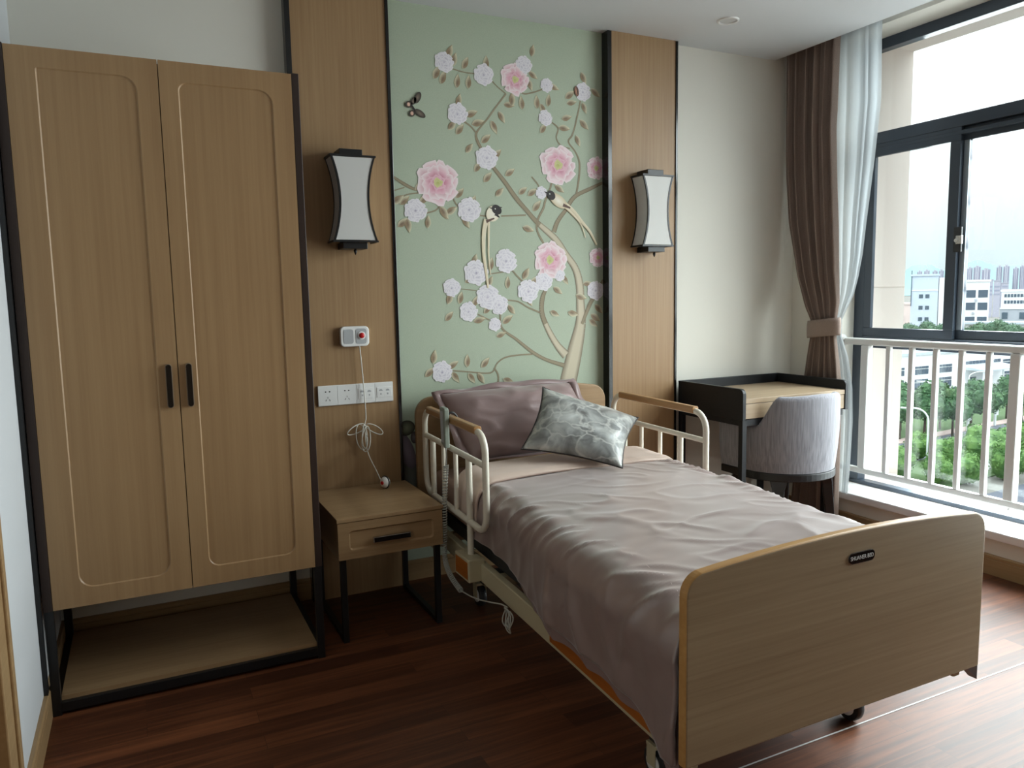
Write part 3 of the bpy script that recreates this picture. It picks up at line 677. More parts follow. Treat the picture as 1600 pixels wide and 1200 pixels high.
# ------------------------------------------------------------------ wardrobe
def panel_face(mb, x0, x1, z0, z1, yf, thick, inset, r, groove=0.004, depth=0.004, m=0):
    """door slab with a routed line: a frame, and a field set back by depth, both in one mesh"""
    yb = yf+thick
    out = [(x0, z0), (x1, z0), (x1, z1), (x0, z1)]
    il, ir, ib, it = inset
    outl = rrect(x0, x1, z0, z1, 0.0015, 6)
    A = rrect(x0+il, x1-ir, z0+ib, z1-it, r, 6); Bp = rrect(x0+il+groove, x1-ir-groove, z0+ib+groove, z1-it-groove, [max(q-groove, 0.001) for q in r], 6)
    n = len(A)
    vo = [mb.bm.verts.new((p[0], yf, p[1])) for p in outl]; va = [mb.bm.verts.new((p[0], yf, p[1])) for p in A]; vb = [mb.bm.verts.new((p[0], yf+depth, p[1])) for p in Bp]
    vk = [mb.bm.verts.new((p[0], yb, p[1])) for p in outl]
    for i in range(n):
        j = (i+1) % n
        mb.bm.faces.new((vo[i], vo[j], va[j], va[i])).material_index = m
        mb.bm.faces.new((va[i], va[j], vb[j], vb[i])).material_index = m
        mb.bm.faces.new((vo[i], vo[j], vk[j], vk[i])).material_index = m
    mb.bm.faces.new(vb).material_index = m; mb.bm.faces.new(vk[::-1]).material_index = m
    return mb
WY = 2.918
wd = thing('wardrobe', 'tall two-door oak wardrobe on an open black base', 'wardrobe', (0.113, 3.2, 0))
obj('cabinet_body', MB().box(-0.321, 0.556, WY+0.024, 3.535, 0.374, 2.205), M['oak'], wd)
for nm, a, b in (('side_panel', -0.350, -0.3215), ('side_panel', 0.5575, 0.583)):
    obj(nm, MB().box(a, b, WY, 3.54, 0.372, 2.217), M['espresso'], wd, bevel=0.002)
for (a, b, hx, ins, rr) in ((-0.3205, 0.1155, 0.086, (0.082, 0.064, 0.062, 0.062), [0.05, 0.05, 0.05, 0.008]), (0.1185, 0.5565, 0.1515, (0.058, 0.068, 0.066, 0.066), [0.04, 0.04, 0.05, 0.03])):
    d = obj('door', panel_face(MB(), a, b, 0.374, 2.213, WY, 0.02, ins, rr), M['oak'], wd, smooth=20)
    h = MB().prism(rrect(hx-0.011, hx+0.011, 1.035, 1.19, 0.011, 8), 'y', WY-0.012, WY+0.0005)
    ho = obj('handle', h, M['handle_rim'], d, bevel=0.001)
    obj('handle_recess', MB().prism(rrect(hx-0.0085, hx+0.0085, 1.0375, 1.1875, 0.0085, 8), 'y', WY-0.0128, WY-0.0115), M['black_gloss'], d)
bf = MB(); t = 0.028
for x in (-0.349, 0.552):
    for y in (WY+0.002, 3.50):
        bf.box(x, x+t, y, y+t, 0.0, 0.372)
    bf.box(x, x+t, WY+0.002+t, 3.50, 0.012, 0.046)
for y in (WY+0.002, 3.50): bf.box(-0.349+t, 0.552, y, y+t, 0.012, 0.046)
obj('base_frame', bf, M['black'], wd, bevel=0.0015)
obj('bottom_shelf', MB().box(-0.3205, 0.5515, WY+0.02, 3.51, 0.044, 0.062), M['oak_x'], wd)

# ------------------------------------------------------------------ nightstand
NY = 2.985
ns = thing('nightstand', 'oak bedside nightstand with one drawer on black legs', 'nightstand', (0.89, 3.24, 0))
obj('top', MB().box(0.660, 1.114, NY-0.004, 3.495, 0.512, 0.528), M['oak_x'], ns, bevel=0.0015)
obj('body', MB().box(0.664, 1.110, NY+0.022, 3.49, 0.356, 0.512), M['oak_y'], ns)
dr = obj('drawer', panel_face(MB(), 0.664, 1.110, 0.357, 0.510, NY, 0.0215, (0.045, 0.04, 0.036, 0.036), [0.016]*4, groove=0.006, depth=0.009), M['oak_x'], ns, smooth=20)
obj('handle', MB().box(0.806, 0.966, NY-0.012, NY+0.004, 0.413, 0.436), M['chrome'], dr, bevel=0.002)
obj('handle_recess', MB().box(0.809, 0.963, NY-0.0128, NY-0.011, 0.4155, 0.434), M['black_gloss'], dr)
for x in (0.674, 1.080):
    lg = MB()
    lg.box(x, x+0.024, NY+0.02, NY+0.044, 0, 0.356).box(x, x+0.024, 3.46, 3.484, 0, 0.356).box(x, x+0.024, NY+0.044, 3.46, 0.0, 0.022)
    obj('leg_frame', lg, M['black'], ns, bevel=0.0015)

# ------------------------------------------------------------------ wall sconces
def make_sconce(xc, label):
    t = thing('wall_sconce', label, 'wall lamp', (xc, YP, 1.845), 'matching hourglass wall sconces')
    yf, yb = 3.39, YP-0.008; zb, zt = 1.66, 2.025
    def hw(z, k=1.0):   # half width follows a concave curve
        u = (z-(zb+zt)/2)/((zt-zb)/2); return 0.067+0.032*u*u
    n = 14; zs = [lerp(zb, zt, i/n) for i in range(n+1)]
    # translucent panels: front, two sides
    pn = MB()
    def front(i, j):
        z = lerp(zb+0.004, zt-0.004, j); return Vector((xc+(2*i-1)*(hw(z)-0.003), yf+0.003, z))
    pn.grid(front, 2, n+1); obj('front_panel', pn, M['shade'], t, solid=0.002)
    for s in (-1, 1):
        p2 = MB(); p2.grid(lambda i, j: Vector((xc+s*(hw(lerp(zb+.004, zt-.004, j))-0.003), lerp(yf+0.004, yb, i), lerp(zb+.004, zt-.004, j))), 2, n+1)
        obj('side_panel', p2, M['shade'], t, solid=0.002)
    fm = MB(); e = 0.0085
    for s in (-1, 1):
        for y in (yf, yb-e):
            for a, b in zip(zs, zs[1:]):
                xa, xb = xc+s*hw(a), xc+s*hw(b)
                fm.hexa([(min(xa, xa-s*e), y, a), (max(xa, xa-s*e), y, a), (max(xa, xa-s*e), y+e, a), (min(xa, xa-s*e), y+e, a),
                         (min(xb, xb-s*e), y, b), (max(xb, xb-s*e), y, b), (max(xb, xb-s*e), y+e, b), (min(xb, xb-s*e), y+e, b)])
    for z in (zb-0.006, zt-0.002):
        w_ = hw(zt)+0.003
        fm.box(xc-w_, xc+w_, yf-0.002, yf+e, z, z+0.008); fm.box(xc-w_, xc-w_+e, yf+e, yb, z, z+0.008); fm.box(xc+w_-e, xc+w_, yf+e, yb, z, z+0.008)
    obj('frame', fm, M['black'], t)
    obj('top_cap', MB().box(xc-0.055, xc+0.048, yf+0.02, yb+0.007, zt+0.006, zt+0.034), M['black'], t, bevel=0.002)
    obj('bottom_cap', MB().box(xc-0.055, xc+0.055, yf+0.016, yb+0.007, zb-0.034, zb-0.006), M['black'], t, bevel=0.002)
    obj('back_plate', MB().box(xc-0.045, xc+0.045, yb+0.001, YP, zb-0.03, zt+0.03), M['black'], t)
    obj('finial', MB().lathe([(0.004, zb-0.034), (0.008, zb-0.042), (0.006, zb-0.05), (0.0012, zb-0.06)], (xc+0.006, yf+0.045, 0), 'z', 12), M['black'], t, smooth=True)
    return t
sc1 = make_sconce(0.895, 'hourglass wall sconce with black frame beside the wardrobe')
dup(sc1, (2.5365, YP, 1.845), 'hourglass wall sconce with black frame between the mural and the cream wall')

# ------------------------------------------------------------------ nurse call unit, pendant, sockets
cu = thing('nurse_call_unit', 'white nurse call unit with red button above the socket plate', 'call unit', (0.895, YP, 1.18))
obj('housing', MB().prism(rrect(0.828, 0.962, 1.186, 1.279, 0.02, 6), 'y', YP-0.026, YP), M['white_plastic'], cu, bevel=0.004)
obj('speaker_grille', MB().prism(rrect(0.842, 0.888, 1.199, 1.266, 0.012, 5), 'y', YP-0.0275, YP-0.0255), M['grey_plastic'], cu)
bt = obj('button_plate', MB().prism(rrect(0.899, 0.949, 1.197, 1.268, 0.012, 5), 'y', YP-0.0275, YP-0.0255), M['grey_plastic'], cu)
obj('red_button', MB().lathe([(0.0125, 0), (0.0125, -0.006), (0.009, -0.009), (0.003, -0.010)], (0.926, YP-0.0275, 1.236), 'y', 20), M['red'], bt, smooth=40)
obj('button_rim', MB().lathe([(0.019, 0), (0.019, -0.002), (0.014, -0.003)], (0.926, YP-0.0275, 1.236), 'y', 24), M['white_plastic'], bt, smooth=40)
sp = thing('socket_plate', 'long white four-gang socket plate behind the hanging cord', 'socket', (0.894, YP, 0.918))
obj('plate', MB().box(0.717, 1.072, YP-0.009, YP, 0.917, 1.011), M['white_plastic'], sp, bevel=0.003)
for k in range(4):
    x = 0.717+0.04437+k*0.08875
    s_ = obj('socket', MB().box(x-0.0435, x+0.0435, YP-0.0105, YP-0.0085, 0.9195, 1.0085), M['white_plastic'], sp, bevel=0.001)
    y0, y1 = YP-0.0111, YP-0.010
    h = MB()
    if k < 2:
        for dx in (-0.009, 0.009): obj('pin_hole', MB().prism([(x+dx+0.0035*cos(a*pi/5), 0.983+0.003*sin(a*pi/5)) for a in range(10)], 'y', y0, y1), M['hole'], s_)
        obj('pin_hole', MB().box(x-0.0009, x+0.0009, y0, y1, 0.951, 0.960), M['hole'], s_)
        for sx in (-1, 1):
            obj('pin_hole', MB().hexa([(x+sx*0.010-0.0012, y0, 0.940), (x+sx*0.010+0.0012, y0, 0.940), (x+sx*0.010+0.0012, y1, 0.940), (x+sx*0.010-0.0012, y1, 0.940),
                    (x+sx*0.007-0.0012, y0, 0.948), (x+sx*0.007+0.0012, y0, 0.948), (x+sx*0.007+0.0012, y1, 0.948), (x+sx*0.007-0.0012, y1, 0.948)]), M['hole'], s_)
    else:
        obj('shutter_plate', MB().box(x-0.035, x+0.035, YP-0.0125, YP-0.0104, 0.940, 0.988).box(x-0.0005, x+0.0005, YP-0.0127, YP-0.0104, 0.940, 0.988), M['white_plastic'], s_, bevel=0.001)
        for dx in (-0.0165, 0.0165):
            obj('jack_opening', MB().prism([(x+dx+0.009*cos(a*pi/8), 0.970+0.009*sin(a*pi/8)) for a in range(9)], 'y', YP-0.0131, YP-0.0124), M['grey_plastic'], s_)
            obj('jack_label', MB().box(x+dx-0.003, x+dx+0.003, YP-0.0131, YP-0.0124, 0.952, 0.960), M['grey_plastic'], s_)
cp = thing('call_pendant', 'white hand pendant with looped cord hanging onto the nightstand', 'call pendant', (0.975, 3.39, 0.529))
yc = YP-0.02
cpath = [(0.916, yc, 1.187), (0.921, yc-0.003, 1.10), (0.926, yc-0.004, 1.01), (0.930, yc-0.004, 0.92), (0.931, yc-0.004, 0.85)]
loops = []
for (cx, cz, a, b, rot, yo) in ((0.905, 0.762, 0.024, 0.062, 8, 0), (0.926, 0.752, 0.020, 0.060, -6, -0.008), (0.882, 0.80, 0.046, 0.018, 22, -0.004), (0.968, 0.795, 0.046, 0.016, -32, -0.006), (0.918, 0.765, 0.012, 0.055, 0, -0.012)):
    rr = radians(rot); L_ = []
    for k in range(12):
        t_ = 2*pi*k/12
        L_.append((cx+a*cos(t_)*cos(rr)-b*sin(t_)*sin(rr), yc-0.006+yo+0.006*sin(2*t_), cz+a*cos(t_)*sin(rr)+b*sin(t_)*cos(rr)))
    loops.append(L_)
cpath2 = [(0.922, yc-0.008, 0.80), (0.926, yc-0.01, 0.72), (0.938, yc-0.014, 0.665), (0.958, yc-0.05, 0.605), (0.972, 3.42, 0.562), (0.976, 3.402, 0.553)]
cm = MB(); cm.tube(catmull(cpath+[(0.924, yc-0.006, 0.81)]+cpath2[1:], 6), 0.0026, 8)
for L_ in loops: cm.tube(catmull(L_, 4, True), 0.0026, 8, closed=True)
obj('cord', cm, M['cord_white'], cp, smooth=True)
pd = MB(); pc = Vector((0.982, 3.385, 0.557)); ax = Vector((0.8, 0.55, -0.05)).normalized(); e1 = ax.cross(Vector((0, 0, 1))).normalized(); e2 = e1.cross(ax)
def egg(i, j, s0=1.0):
    th = pi*j; ph = 2*pi*i
    return pc + ax*(-cos(th)*0.023*s0) + (e1*cos(ph)*0.023 + e2*sin(ph)*0.0275)*max(sin(th), 0.02)*s0
pd.grid(egg, 20, 13, cu=True); obj('pendant_body', pd, M['white_plastic'], cp, smooth=True)
rg = MB(); rg.tube([pc+e1*cos(2*pi*k/24)*0.0235+e2*sin(2*pi*k/24)*0.028 for k in range(24)], 0.0032, 6, closed=True); obj('grip_ring', rg, M['dark_plastic'], cp, smooth=True)
rb = MB(); b0 = pc-ax*0.0205
rb.tube([b0, b0-ax*0.004], [0.0095, 0.007], 14); obj('red_button', rb, M['red'], cp, smooth=40)

# ------------------------------------------------------------------ hospital bed
def xc(y): return 1.70-0.046*(3.45-y)
bed = thing('hospital_bed', 'hospital bed with oak headboard, footboard and cream side rails', 'bed', (1.65, 2.4, 0))
def board(x0, x1, z0, zs, arch, r):   # outline with an arched top
    P = [(x0, z0), (x1, z0)]
    n = 20; top = []
    xm = (x0+x1)/2; hwid = (x1-x0)/2
    for k in range(9):
        a = k/8*pi/2; top.append((x1-r+r*cos(a), zs-r+r*sin(a)))
    for k in range(1, n):
        x = lerp(x1-r, x0+r, k/n); u = (x-xm)/(hwid-r); top.append((x, zs+arch*(1-u*u)))
    for k in range(9):
        a = pi/2+k/8*pi/2; top.append((x0+r+r*cos(a), zs-r+r*sin(a)))
    return P+top
FY = 1.32
fb = MB(); out = board(1.067, 2.139, 0.304, 0.771, 0.022, 0.055)
fb.prism(out, 'y', FY, FY+0.028); 
for f in fb.bm.faces: f.material_index = 0 if abs(f.normal.y) > 0.5 or len(f.verts) > 4 else 1
fbo = obj('footboard', fb, [M['oak_bed'], M['bed_edge']], bed, bevel=0.006, seg=3)
bx0, bx1, bz = 1.583, 1.676, 0.7205
fbadge = obj('badge', MB().prism(rrect(bx0, bx1, bz-0.0135, bz+0.0135, 0.013, 8), 'y', FY-0.003, FY), M['black_gloss'], fbo)
obj('badge_rim', MB().prism(rrect(bx0-0.002, bx1+0.002, bz-0.0155, bz+0.0155, 0.015, 8), 'y', FY-0.0018, FY), M['chrome'], fbo)
fc = bpy.data.curves.new('badge_text', 'FONT'); fc.body = 'SHUANER BED'; fc.size = 0.0152; fc.align_x = 'CENTER'; fc.align_y = 'CENTER'; fc.extrude = 0.0003
fo = bpy.data.objects.new('badge_text_curve', fc); COL.objects.link(fo)
dg = bpy.context.evaluated_depsgraph_get()
tm = bpy.data.meshes.new_from_object(fo.evaluated_get(dg)); bpy.data.objects.remove(fo)
tb = bmesh.new(); tb.from_mesh(tm)
wtx = max(v.co.x for v in tb.verts)-min(v.co.x for v in tb.verts)
for v in tb.verts: x, y, z = v.co; v.co = ((bx0+bx1)/2+x*0.083/wtx, FY-0.0032-z, bz+y)
tmb = MB(); tmb.bm = tb; obj('badge_lettering', tmb, M['white_plastic'], fbo)
HY = 3.45
hb = MB(); hb.prism(board(1.165, 2.235, 0.30, 0.93, 0.034, 0.085), 'y', HY, HY+0.028)
for f in hb.bm.faces: f.material_index = 0 if len(f.verts) > 4 else 1
obj('headboard', hb, [M['oak_x'], M['oak_x']], bed, bevel=0.006, seg=3)
obj('corner_bumper', MB().prism([(2.095, 0.305), (2.139, 0.305), (2.139, 0.262)], 'y', FY+0.004, FY+0.03), M['espresso'], bed)
# frame
def sx(u, y): return xc(y)+u
bfm = MB()
for u in (-0.50, 0.47):
    bfm.hexa([(sx(u, 1.352), 1.352, 0.27), (sx(u+0.03, 1.352), 1.352, 0.27), (sx(u+0.03, 3.445), 3.445, 0.27), (sx(u, 3.445), 3.445, 0.27),
              (sx(u, 1.352), 1.352, 0.345), (sx(u+0.03, 1.352), 1.352, 0.345), (sx(u+0.03, 3.445), 3.445, 0.345), (sx(u, 3.445), 3.445, 0.345)])
for y in (1.6, 2.1, 2.6, 3.2): bfm.box(sx(-0.47, y), sx(0.47, y), y-0.02, y+0.02, 0.29, 0.33)
obj('bed_frame', bfm, M['beige_steel'], bed, bevel=0.004)
inl = MB(); ya, yb_ = 1.50, 2.09
inl.hexa([(sx(-0.503, ya), ya, 0.285), (sx(-0.4995, ya), ya, 0.285), (sx(-0.4995, yb_), yb_, 0.285), (sx(-0.503, yb_), yb_, 0.285),
          (sx(-0.503, ya), ya, 0.34), (sx(-0.4995, ya), ya, 0.34), (sx(-0.4995, yb_), yb_, 0.34), (sx(-0.503, yb_), yb_, 0.34)])
obj('side_inlay', inl, M['orange'], bed)
obj('mattress_deck', MB().hexa([(sx(-0.455, 1.37), 1.37, 0.347), (sx(0.455, 1.37), 1.37, 0.347), (sx(0.455, 3.43), 3.43, 0.347), (sx(-0.455, 3.43), 3.43, 0.347),
          (sx(-0.455, 1.37), 1.37, 0.397), (sx(0.455, 1.37), 1.37, 0.397), (sx(0.455, 3.43), 3.43, 0.397), (sx(-0.455, 3.43), 3.43, 0.397)]), M['dark_plastic'], bed)
uf = MB()
for u in (-0.20, 0.20):
    uf.bar((sx(u, 1.68), 1.70, 0.135), (sx(u, 3.1), 3.08, 0.135), 0.04, 0.05)
    for y in (1.95, 2.85): uf.bar((sx(u, y), y, 0.15), (sx(u, y), y+0.12, 0.29), 0.03)
for y in (1.70, 3.08): uf.bar((sx(-0.36, y), y, 0.135), (sx(0.36, y), y, 0.135), 0.04, 0.05)
uf.tube([(1.63, 2.0, 0.18), (1.66, 2.6, 0.26)], 0.03, 12)
obj('lift_base', uf, M['dark_plastic'], bed)
for u, y in ((-0.345, 1.70), (0.40, 1.66), (-0.36, 3.10), (0.36, 3.10)):
    x = sx(u, y)
    c_ = obj('caster', MB().lathe([(0.02, -0.017), (0.046, -0.015), (0.05, -0.008), (0.05, 0.008), (0.046, 0.015), (0.02, 0.017)], (x, y, 0.05), 'x', 24), M['dark_plastic'], bed, smooth=40)
    obj('caster_hub', MB().lathe([(0.026, -0.021), (0.03, -0.019), (0.03, 0.019), (0.026, 0.021)], (x, y, 0.05), 'x', 20), M['white_plastic'], c_, smooth=40)
    obj('caster_fork', MB().box(x-0.026, x-0.021, y-0.02, y+0.02, 0.045, 0.105).box(x+0.021, x+0.026, y-0.02, y+0.02, 0.045, 0.105).box(x-0.026, x+0.026, y-0.022, y+0.022, 0.10, 0.112), M['beige_steel'], c_, bevel=0.002)
# side rails
def rail(u, ya, yb2, zt, side):
    X = lambda y: sx(u, y)
    def loop(y0, y1, z0, z1, r):
        P = rrect(y0, y1, z0, z1, r, 7); return [(X(p[0]), p[0], p[1]) for p in P]
    mb = MB(); mb.tube(loop(ya, yb2, 0.50, zt-0.008, 0.075), 0.0135, 12, closed=True)
    zm = zt-0.128
    mb.tube([(X(ya), ya, zm), (X(yb2), yb2, zm)], 0.0125, 10)
    ro = obj('side_rail', mb, M['cream_steel'], bed, smooth=50)
    ys = [ya+0.185, ya+0.345, ya+0.505, ya+0.66]
    for k, y in enumerate(ys):
        low = 0.365 if k in (0, 3) else 0.50
        b_ = MB(); b_.tube([(X(y), y, zm), (X(y), y, low)], 0.0135 if k in (0, 3) else 0.010, 10)
        obj('rail_bar', b_, M['cream_steel'], ro, smooth=50)
    hg = MB(); y0, y1 = ya+0.075, yb2-0.075
    for p in (0,):
        prof = rrect(-0.0165, 0.0165, -0.012, 0.020, 0.009, 4); A = []
        for y in (y0, y1): A.append([hg.bm.verts.new((X(y)+q[0], y, zt-0.006+q[1])) for q in prof])
        n = len(prof)
        for i in range(n): hg.bm.faces.new((A[0][i], A[0][(i+1) % n], A[1][(i+1) % n], A[1][i]))
        hg.bm.faces.new(A[0]); hg.bm.faces.new(A[1][::-1])
    obj('handgrip', hg, M['honey'], ro, bevel=0.002)
    for y in (ys[0], ys[3]):
        xx = X(y); s = -1 if side < 0 else 1
        xo0, xo1 = (xx-0.042, xx+0.03) if s < 0 else (xx-0.03, xx+0.042)
        bx = obj('rail_bracket', MB().box(xo0, xo1, y-0.075, y+0.075, 0.272, 0.366), M['beige_steel'], ro, bevel=0.006)
        if s < 0: obj('bracket_inlay', MB().box(xo0-0.0015, xo0+0.001, y-0.062, y+0.062, 0.284, 0.354), M['orange'], bx)
    return ro
rail(-0.515, 2.60, 3.375, 0.893, -1)
rail(0.515, 2.565, 3.335, 0.893, 1)

# ------------------------------------------------------------------ bedding
mt = MB()
mp_ = rrect(-0.455, 0.455, 0.40, 0.572, 0.03, 5); ysn = [1.375, 1.40, 1.8, 2.2, 2.6, 3.0, 3.38, 3.43]
rings = []
for y in ysn: rings.append([mt.bm.verts.new((sx(p[0], y), y, p[1])) for p in mp_])
n = len(mp_)
for A, B in zip(rings, rings[1:]):
    for i in range(n): mt.bm.faces.new((A[i], A[(i+1) % n], B[(i+1) % n], B[i]))
mt.bm.faces.new(rings[0]); mt.bm.faces.new(rings[-1][::-1])
tag(obj('mattress', mt, M['mattress'], None, smooth=40), 'pale pinkish mattress showing beside the headboard behind the left rail', 'mattress')

HEM_L = [(1.35, 0.29), (1.42, 0.295), (1.50, 0.335), (1.56, 0.36), (1.73, 0.375), (1.92, 0.385), (2.15, 0.40), (2.37, 0.405), (2.6, 0.415), (2.82, 0.43)]
def ridge(x, y, s=0.0):
    return (1-abs(nz(x, y, s)*1.6))**3
def crease(x, y, s=0.0):     # sharp narrow folds with calm cloth between
    return max(0.0, 1-abs(nz(x, y, s))*3.2)**2
def duvet_pt(s, y, off=0.0, hem_extra=0.0, fold=False):
    """s: 0 left hem .. 1 right hem. off pushes along the surface normal (roughly)."""
    zt = 0.635+off; hw = lerp(0.525, 0.472, smooth01((y-1.9)/0.75))+off; hr = 0.515+off
    zl = interp(HEM_L, y)-hem_extra; zr = 0.43-hem_extra*0.5
    if fold: zl = 0.47; zr = 0.50
    r = 0.085
    # arc lengths
    Ls = max(zt-r-zl, 0.02); La = r*pi/2; Lt = hw+hr-2*r; Lr = zt-r-zr
    tot = Ls+La+Lt+La+Lr; d = s*tot
    if d < Ls:
        k = 1-d/Ls; x = -hw-0.006*k; z = zl+d; nx, nzv = -1, 0
    elif d < Ls+La:
        a = (d-Ls)/r; x = -hw+r-r*cos(a); z = zt-r+r*sin(a); nx, nzv = -cos(a), sin(a)
    elif d < Ls+La+Lt:
        x = -hw+r+(d-Ls-La); z = zt; nx, nzv = 0, 1
    elif d < Ls+2*La+Lt:
        a = (d-Ls-La-Lt)/r; x = hr-r+r*sin(a); z = zt-r+r*cos(a); nx, nzv = sin(a), cos(a)
    else:
        x = hr; z = zt-r-(d-Ls-2*La-Lt); nx, nzv = 1, 0
    arc = d-Ls-La-(hw-r)          # distance from the bed's middle across the cloth
    X = x+xc(y)
    u = max(-1, min(1, x/(hw if x < 0 else hr)))
    h = 0.022*(1-abs(u)**3)     # loft
    if not fold:
        # quilt loft sags a little towards the foot, soft hollows, creases across the bed
        h += 0.014*nz(arc*2.0+3.1, y*1.7, 0.3)
        cz = smooth01((nz(arc*2.4, y*2.4, 8.0)+0.15)/0.35)          # creases come in patches
        wx, wy = arc+0.05*nz(arc*5, y*5, 2.0), y+0.05*nz(arc*5, y*5, 3.0)
        h += 0.009*cz*crease(wx*1.6+wy*0.9, wy*4.2-wx*1.6, 4.0)*(0.3+0.7*smooth01((u+0.6)/1.2))
        h += 0.004*(1-cz*0.6)*crease(wx*3.0-wy*1.4, wy*6.5+wx*3.4, 9.0)
        h += 0.006*smooth01((nz(arc*3, y*3, 14.0)-0.05)/0.3)*crease(wx*5.5+wy*4.0, wy*2.4-wx*2.0, 15.0)
        h += 0.0022*nz(arc*9, y*16, 5.5)
        e_ = smooth01((2.84-y)/0.10); h = h*e_ + (1-e_)*(h*0.5)
        side = smooth01((-(arc)-0.44)/0.12)
        h += side*(0.014*sin(y*7.0+1.2*nz(y*2, 1.0, 0))+0.010*ridge(y*5.0-d*1.5, d*3.0, 7.0)+0.012*nz(y*6+d*5, d*4, 3.3))*min(1.0, 0.3+1.2*max(0, 1-d/max(Ls, .05)))
        sh = smooth01((abs(arc)-0.36)/0.08)*smooth01((0.56-abs(arc))/0.08)     # gathers at the shoulder
        h += 0.015*sh*(0.4+0.6*smooth01((y-1.9)/0.6))*crease(y*9.0+arc*6+0.6*nz(y*3, arc*3, 1.0), arc*2.0-y*0.8, 11.0)
    else:
        h += 0.006*nz(arc*3.0, y*4.0, 1.0)+0.004*ridge(arc*1.6, y*6.0, 6.0)
    return Vector((X+nx*h, y, z+nzv*h))
def duvet_mesh():
    mb = MB(); Y = lambda j: lerp(1.362, 2.815, j)
    def edge(s): return 0.012*sin(s*5.0)+0.018*nz(s*5, 0.5)
    mb.grid(lambda i, j: duvet_pt(i, Y(j)+(edge(i)*smooth01((j-0.85)/0.15))), 180, 150)
    return mb
dv = obj('duvet', duvet_mesh(), M['duvet'], None, smooth=True, solid=0.012)
tag(dv, 'mauve satin duvet spread over the hospital bed mattress', 'duvet')
hm = MB(); hm.grid(lambda i, j: duvet_pt(lerp(0.0, 0.24, i), lerp(1.365, 2.52, j), -0.020, 0.050*smooth01((2.52-lerp(1.365, 2.52, j))/0.15)+0.012*nz(j*9, 0.3)), 30, 90)
obj('lining_hem', hm, M['pillow'], dv, smooth=True)
for s in (0.245, 0.70):
    sm = MB(); sm.grid(lambda i, j: duvet_pt(s+0.0012*(i-0.5), lerp(1.40, 2.15 if s < 0.5 else 2.70, j)) + Vector((-0.0045 if s < 0.3 else 0, 0, 0.0055 if s < 0.3 else 0.0068)), 2, 120)
    obj('piping', sm, M['piping_pale'], dv, smooth=True)
fm_ = MB()
def foldpt(i, j):
    y = lerp(2.765, 3.09, j)+0.014*sin(i*4.5+0.6)*(1-j)+0.03*smooth01((i-0.72)/0.25)*(1-j)
    t_ = max(0, (j-0.80)/0.20)
    p = duvet_pt(i, y, 0.016-0.062*(1-sqrt(max(0, 1-t_*t_))), 0, True)
    if j < 0.12: p = p - Vector((0, 0, 0.010*(1-j/0.12)))
    return p
fm_.grid(foldpt, 140, 50)
fo_ = obj('turned_down_lining', fm_, M['lining'], dv, smooth=True, solid=0.012)
fo_['label'] = 'blush pink lining folded back'

def cushion(mb, A, B, C_, D, thick, n=34, concave=0.06, pw=0.5, seed=0.0, wr=0.004, m_front=0, m_back=1, flange=0.0):
    """A top-left, B top-right, C bottom-right, D bottom-left seen from the front"""
    A, B, C_, D = map(Vector, (A, B, C_, D))
    N = ((B-A).cross(D-A)).normalized()
    if N.y > 0: N = -N
    def pos(s, t):     # s across, t down, -1..1
        ss = s*(1-concave*(1-t*t)*abs(s)**1.0*1.0*(1-0*s)); tt = t*(1-concave*(1-s*s)*abs(t))
        a, b = (ss+1)/2, (tt+1)/2
        return A*(1-a)*(1-b)+B*a*(1-b)+C_*a*b+D*(1-a)*b
    def h(s, t):
        q = max(0.0, (1-abs(s)**2.6)*(1-abs(t)**2.6)); v = thick*q**pw
        e = smooth01(q*3)
        return v*(1+0.10*nz(s*1.7+seed, t*1.7))+e*wr*ridge(s*2.2+t*1.3+seed, t*2.6-s*0.6, seed)*1.5
    V = {}
    for sd in (0, 1):
        for i in range(n+1):
            for j in range(n+1):
                s = -1+2*i/n; t = -1+2*j/n
                edge = i in (0, n) or j in (0, n)
                if edge and sd == 1: V[1, i, j] = V[0, i, j]; continue
                p = pos(s, t)
                p = p + N*(0 if edge else (h(s, t) if sd == 0 else -h(s, t)*0.8))
                V[sd, i, j] = mb.bm.verts.new(p)
        for i in range(n):
            for j in range(n):
                f = mb.bm.faces.new((V[sd, i, j], V[sd, i+1, j], V[sd, i+1, j+1], V[sd, i, j+1])); f.material_index = m_front if sd == 0 else m_back
    rim = [pos(-1+2*i/n, -1) for i in range(n)]+[pos(1, -1+2*i/n) for i in range(n)]+[pos(1-2*i/n, 1) for i in range(n)]+[pos(-1, 1-2*i/n) for i in range(n)]
    return N, rim, pos
pw_ = MB()
N_, rim_, pos_ = cushion(pw_, (1.265, 3.405, 0.945), (1.985, 3.405, 0.958), (2.06, 3.20, 0.652), (1.338, 3.20, 0.652), 0.095, concave=0.015, pw=0.62, seed=2.3, wr=0.008, m_back=0)
pil = obj('pillow', pw_, M['pillow'], None, smooth=True)
tag(pil, 'large dusky mauve pillow leaning on the headboard', 'pillow')
fl_ = MB(); cen = sum(rim_, Vector())/len(rim_); nr = len(rim_)
ra_ = [fl_.bm.verts.new(p+(cen-p)*0.012) for p in rim_]
rb_ = []
for k, p in enumerate(rim_):
    d_ = (p-cen); o_ = d_.normalized()*0.036+N_*(0.010*sin(k*0.55)+0.008*nz(k*0.21, 3.0))
    if p.z < 0.69: o_ = o_*0.3+Vector((0, -0.012, 0.004))
    rb_.append(fl_.bm.verts.new(p+o_))
for k in range(nr): fl_.bm.faces.new((ra_[k], ra_[(k+1) % nr], rb_[(k+1) % nr], rb_[k]))
obj('flange', fl_, M['pillow'], pil, smooth=True, solid=0.004)
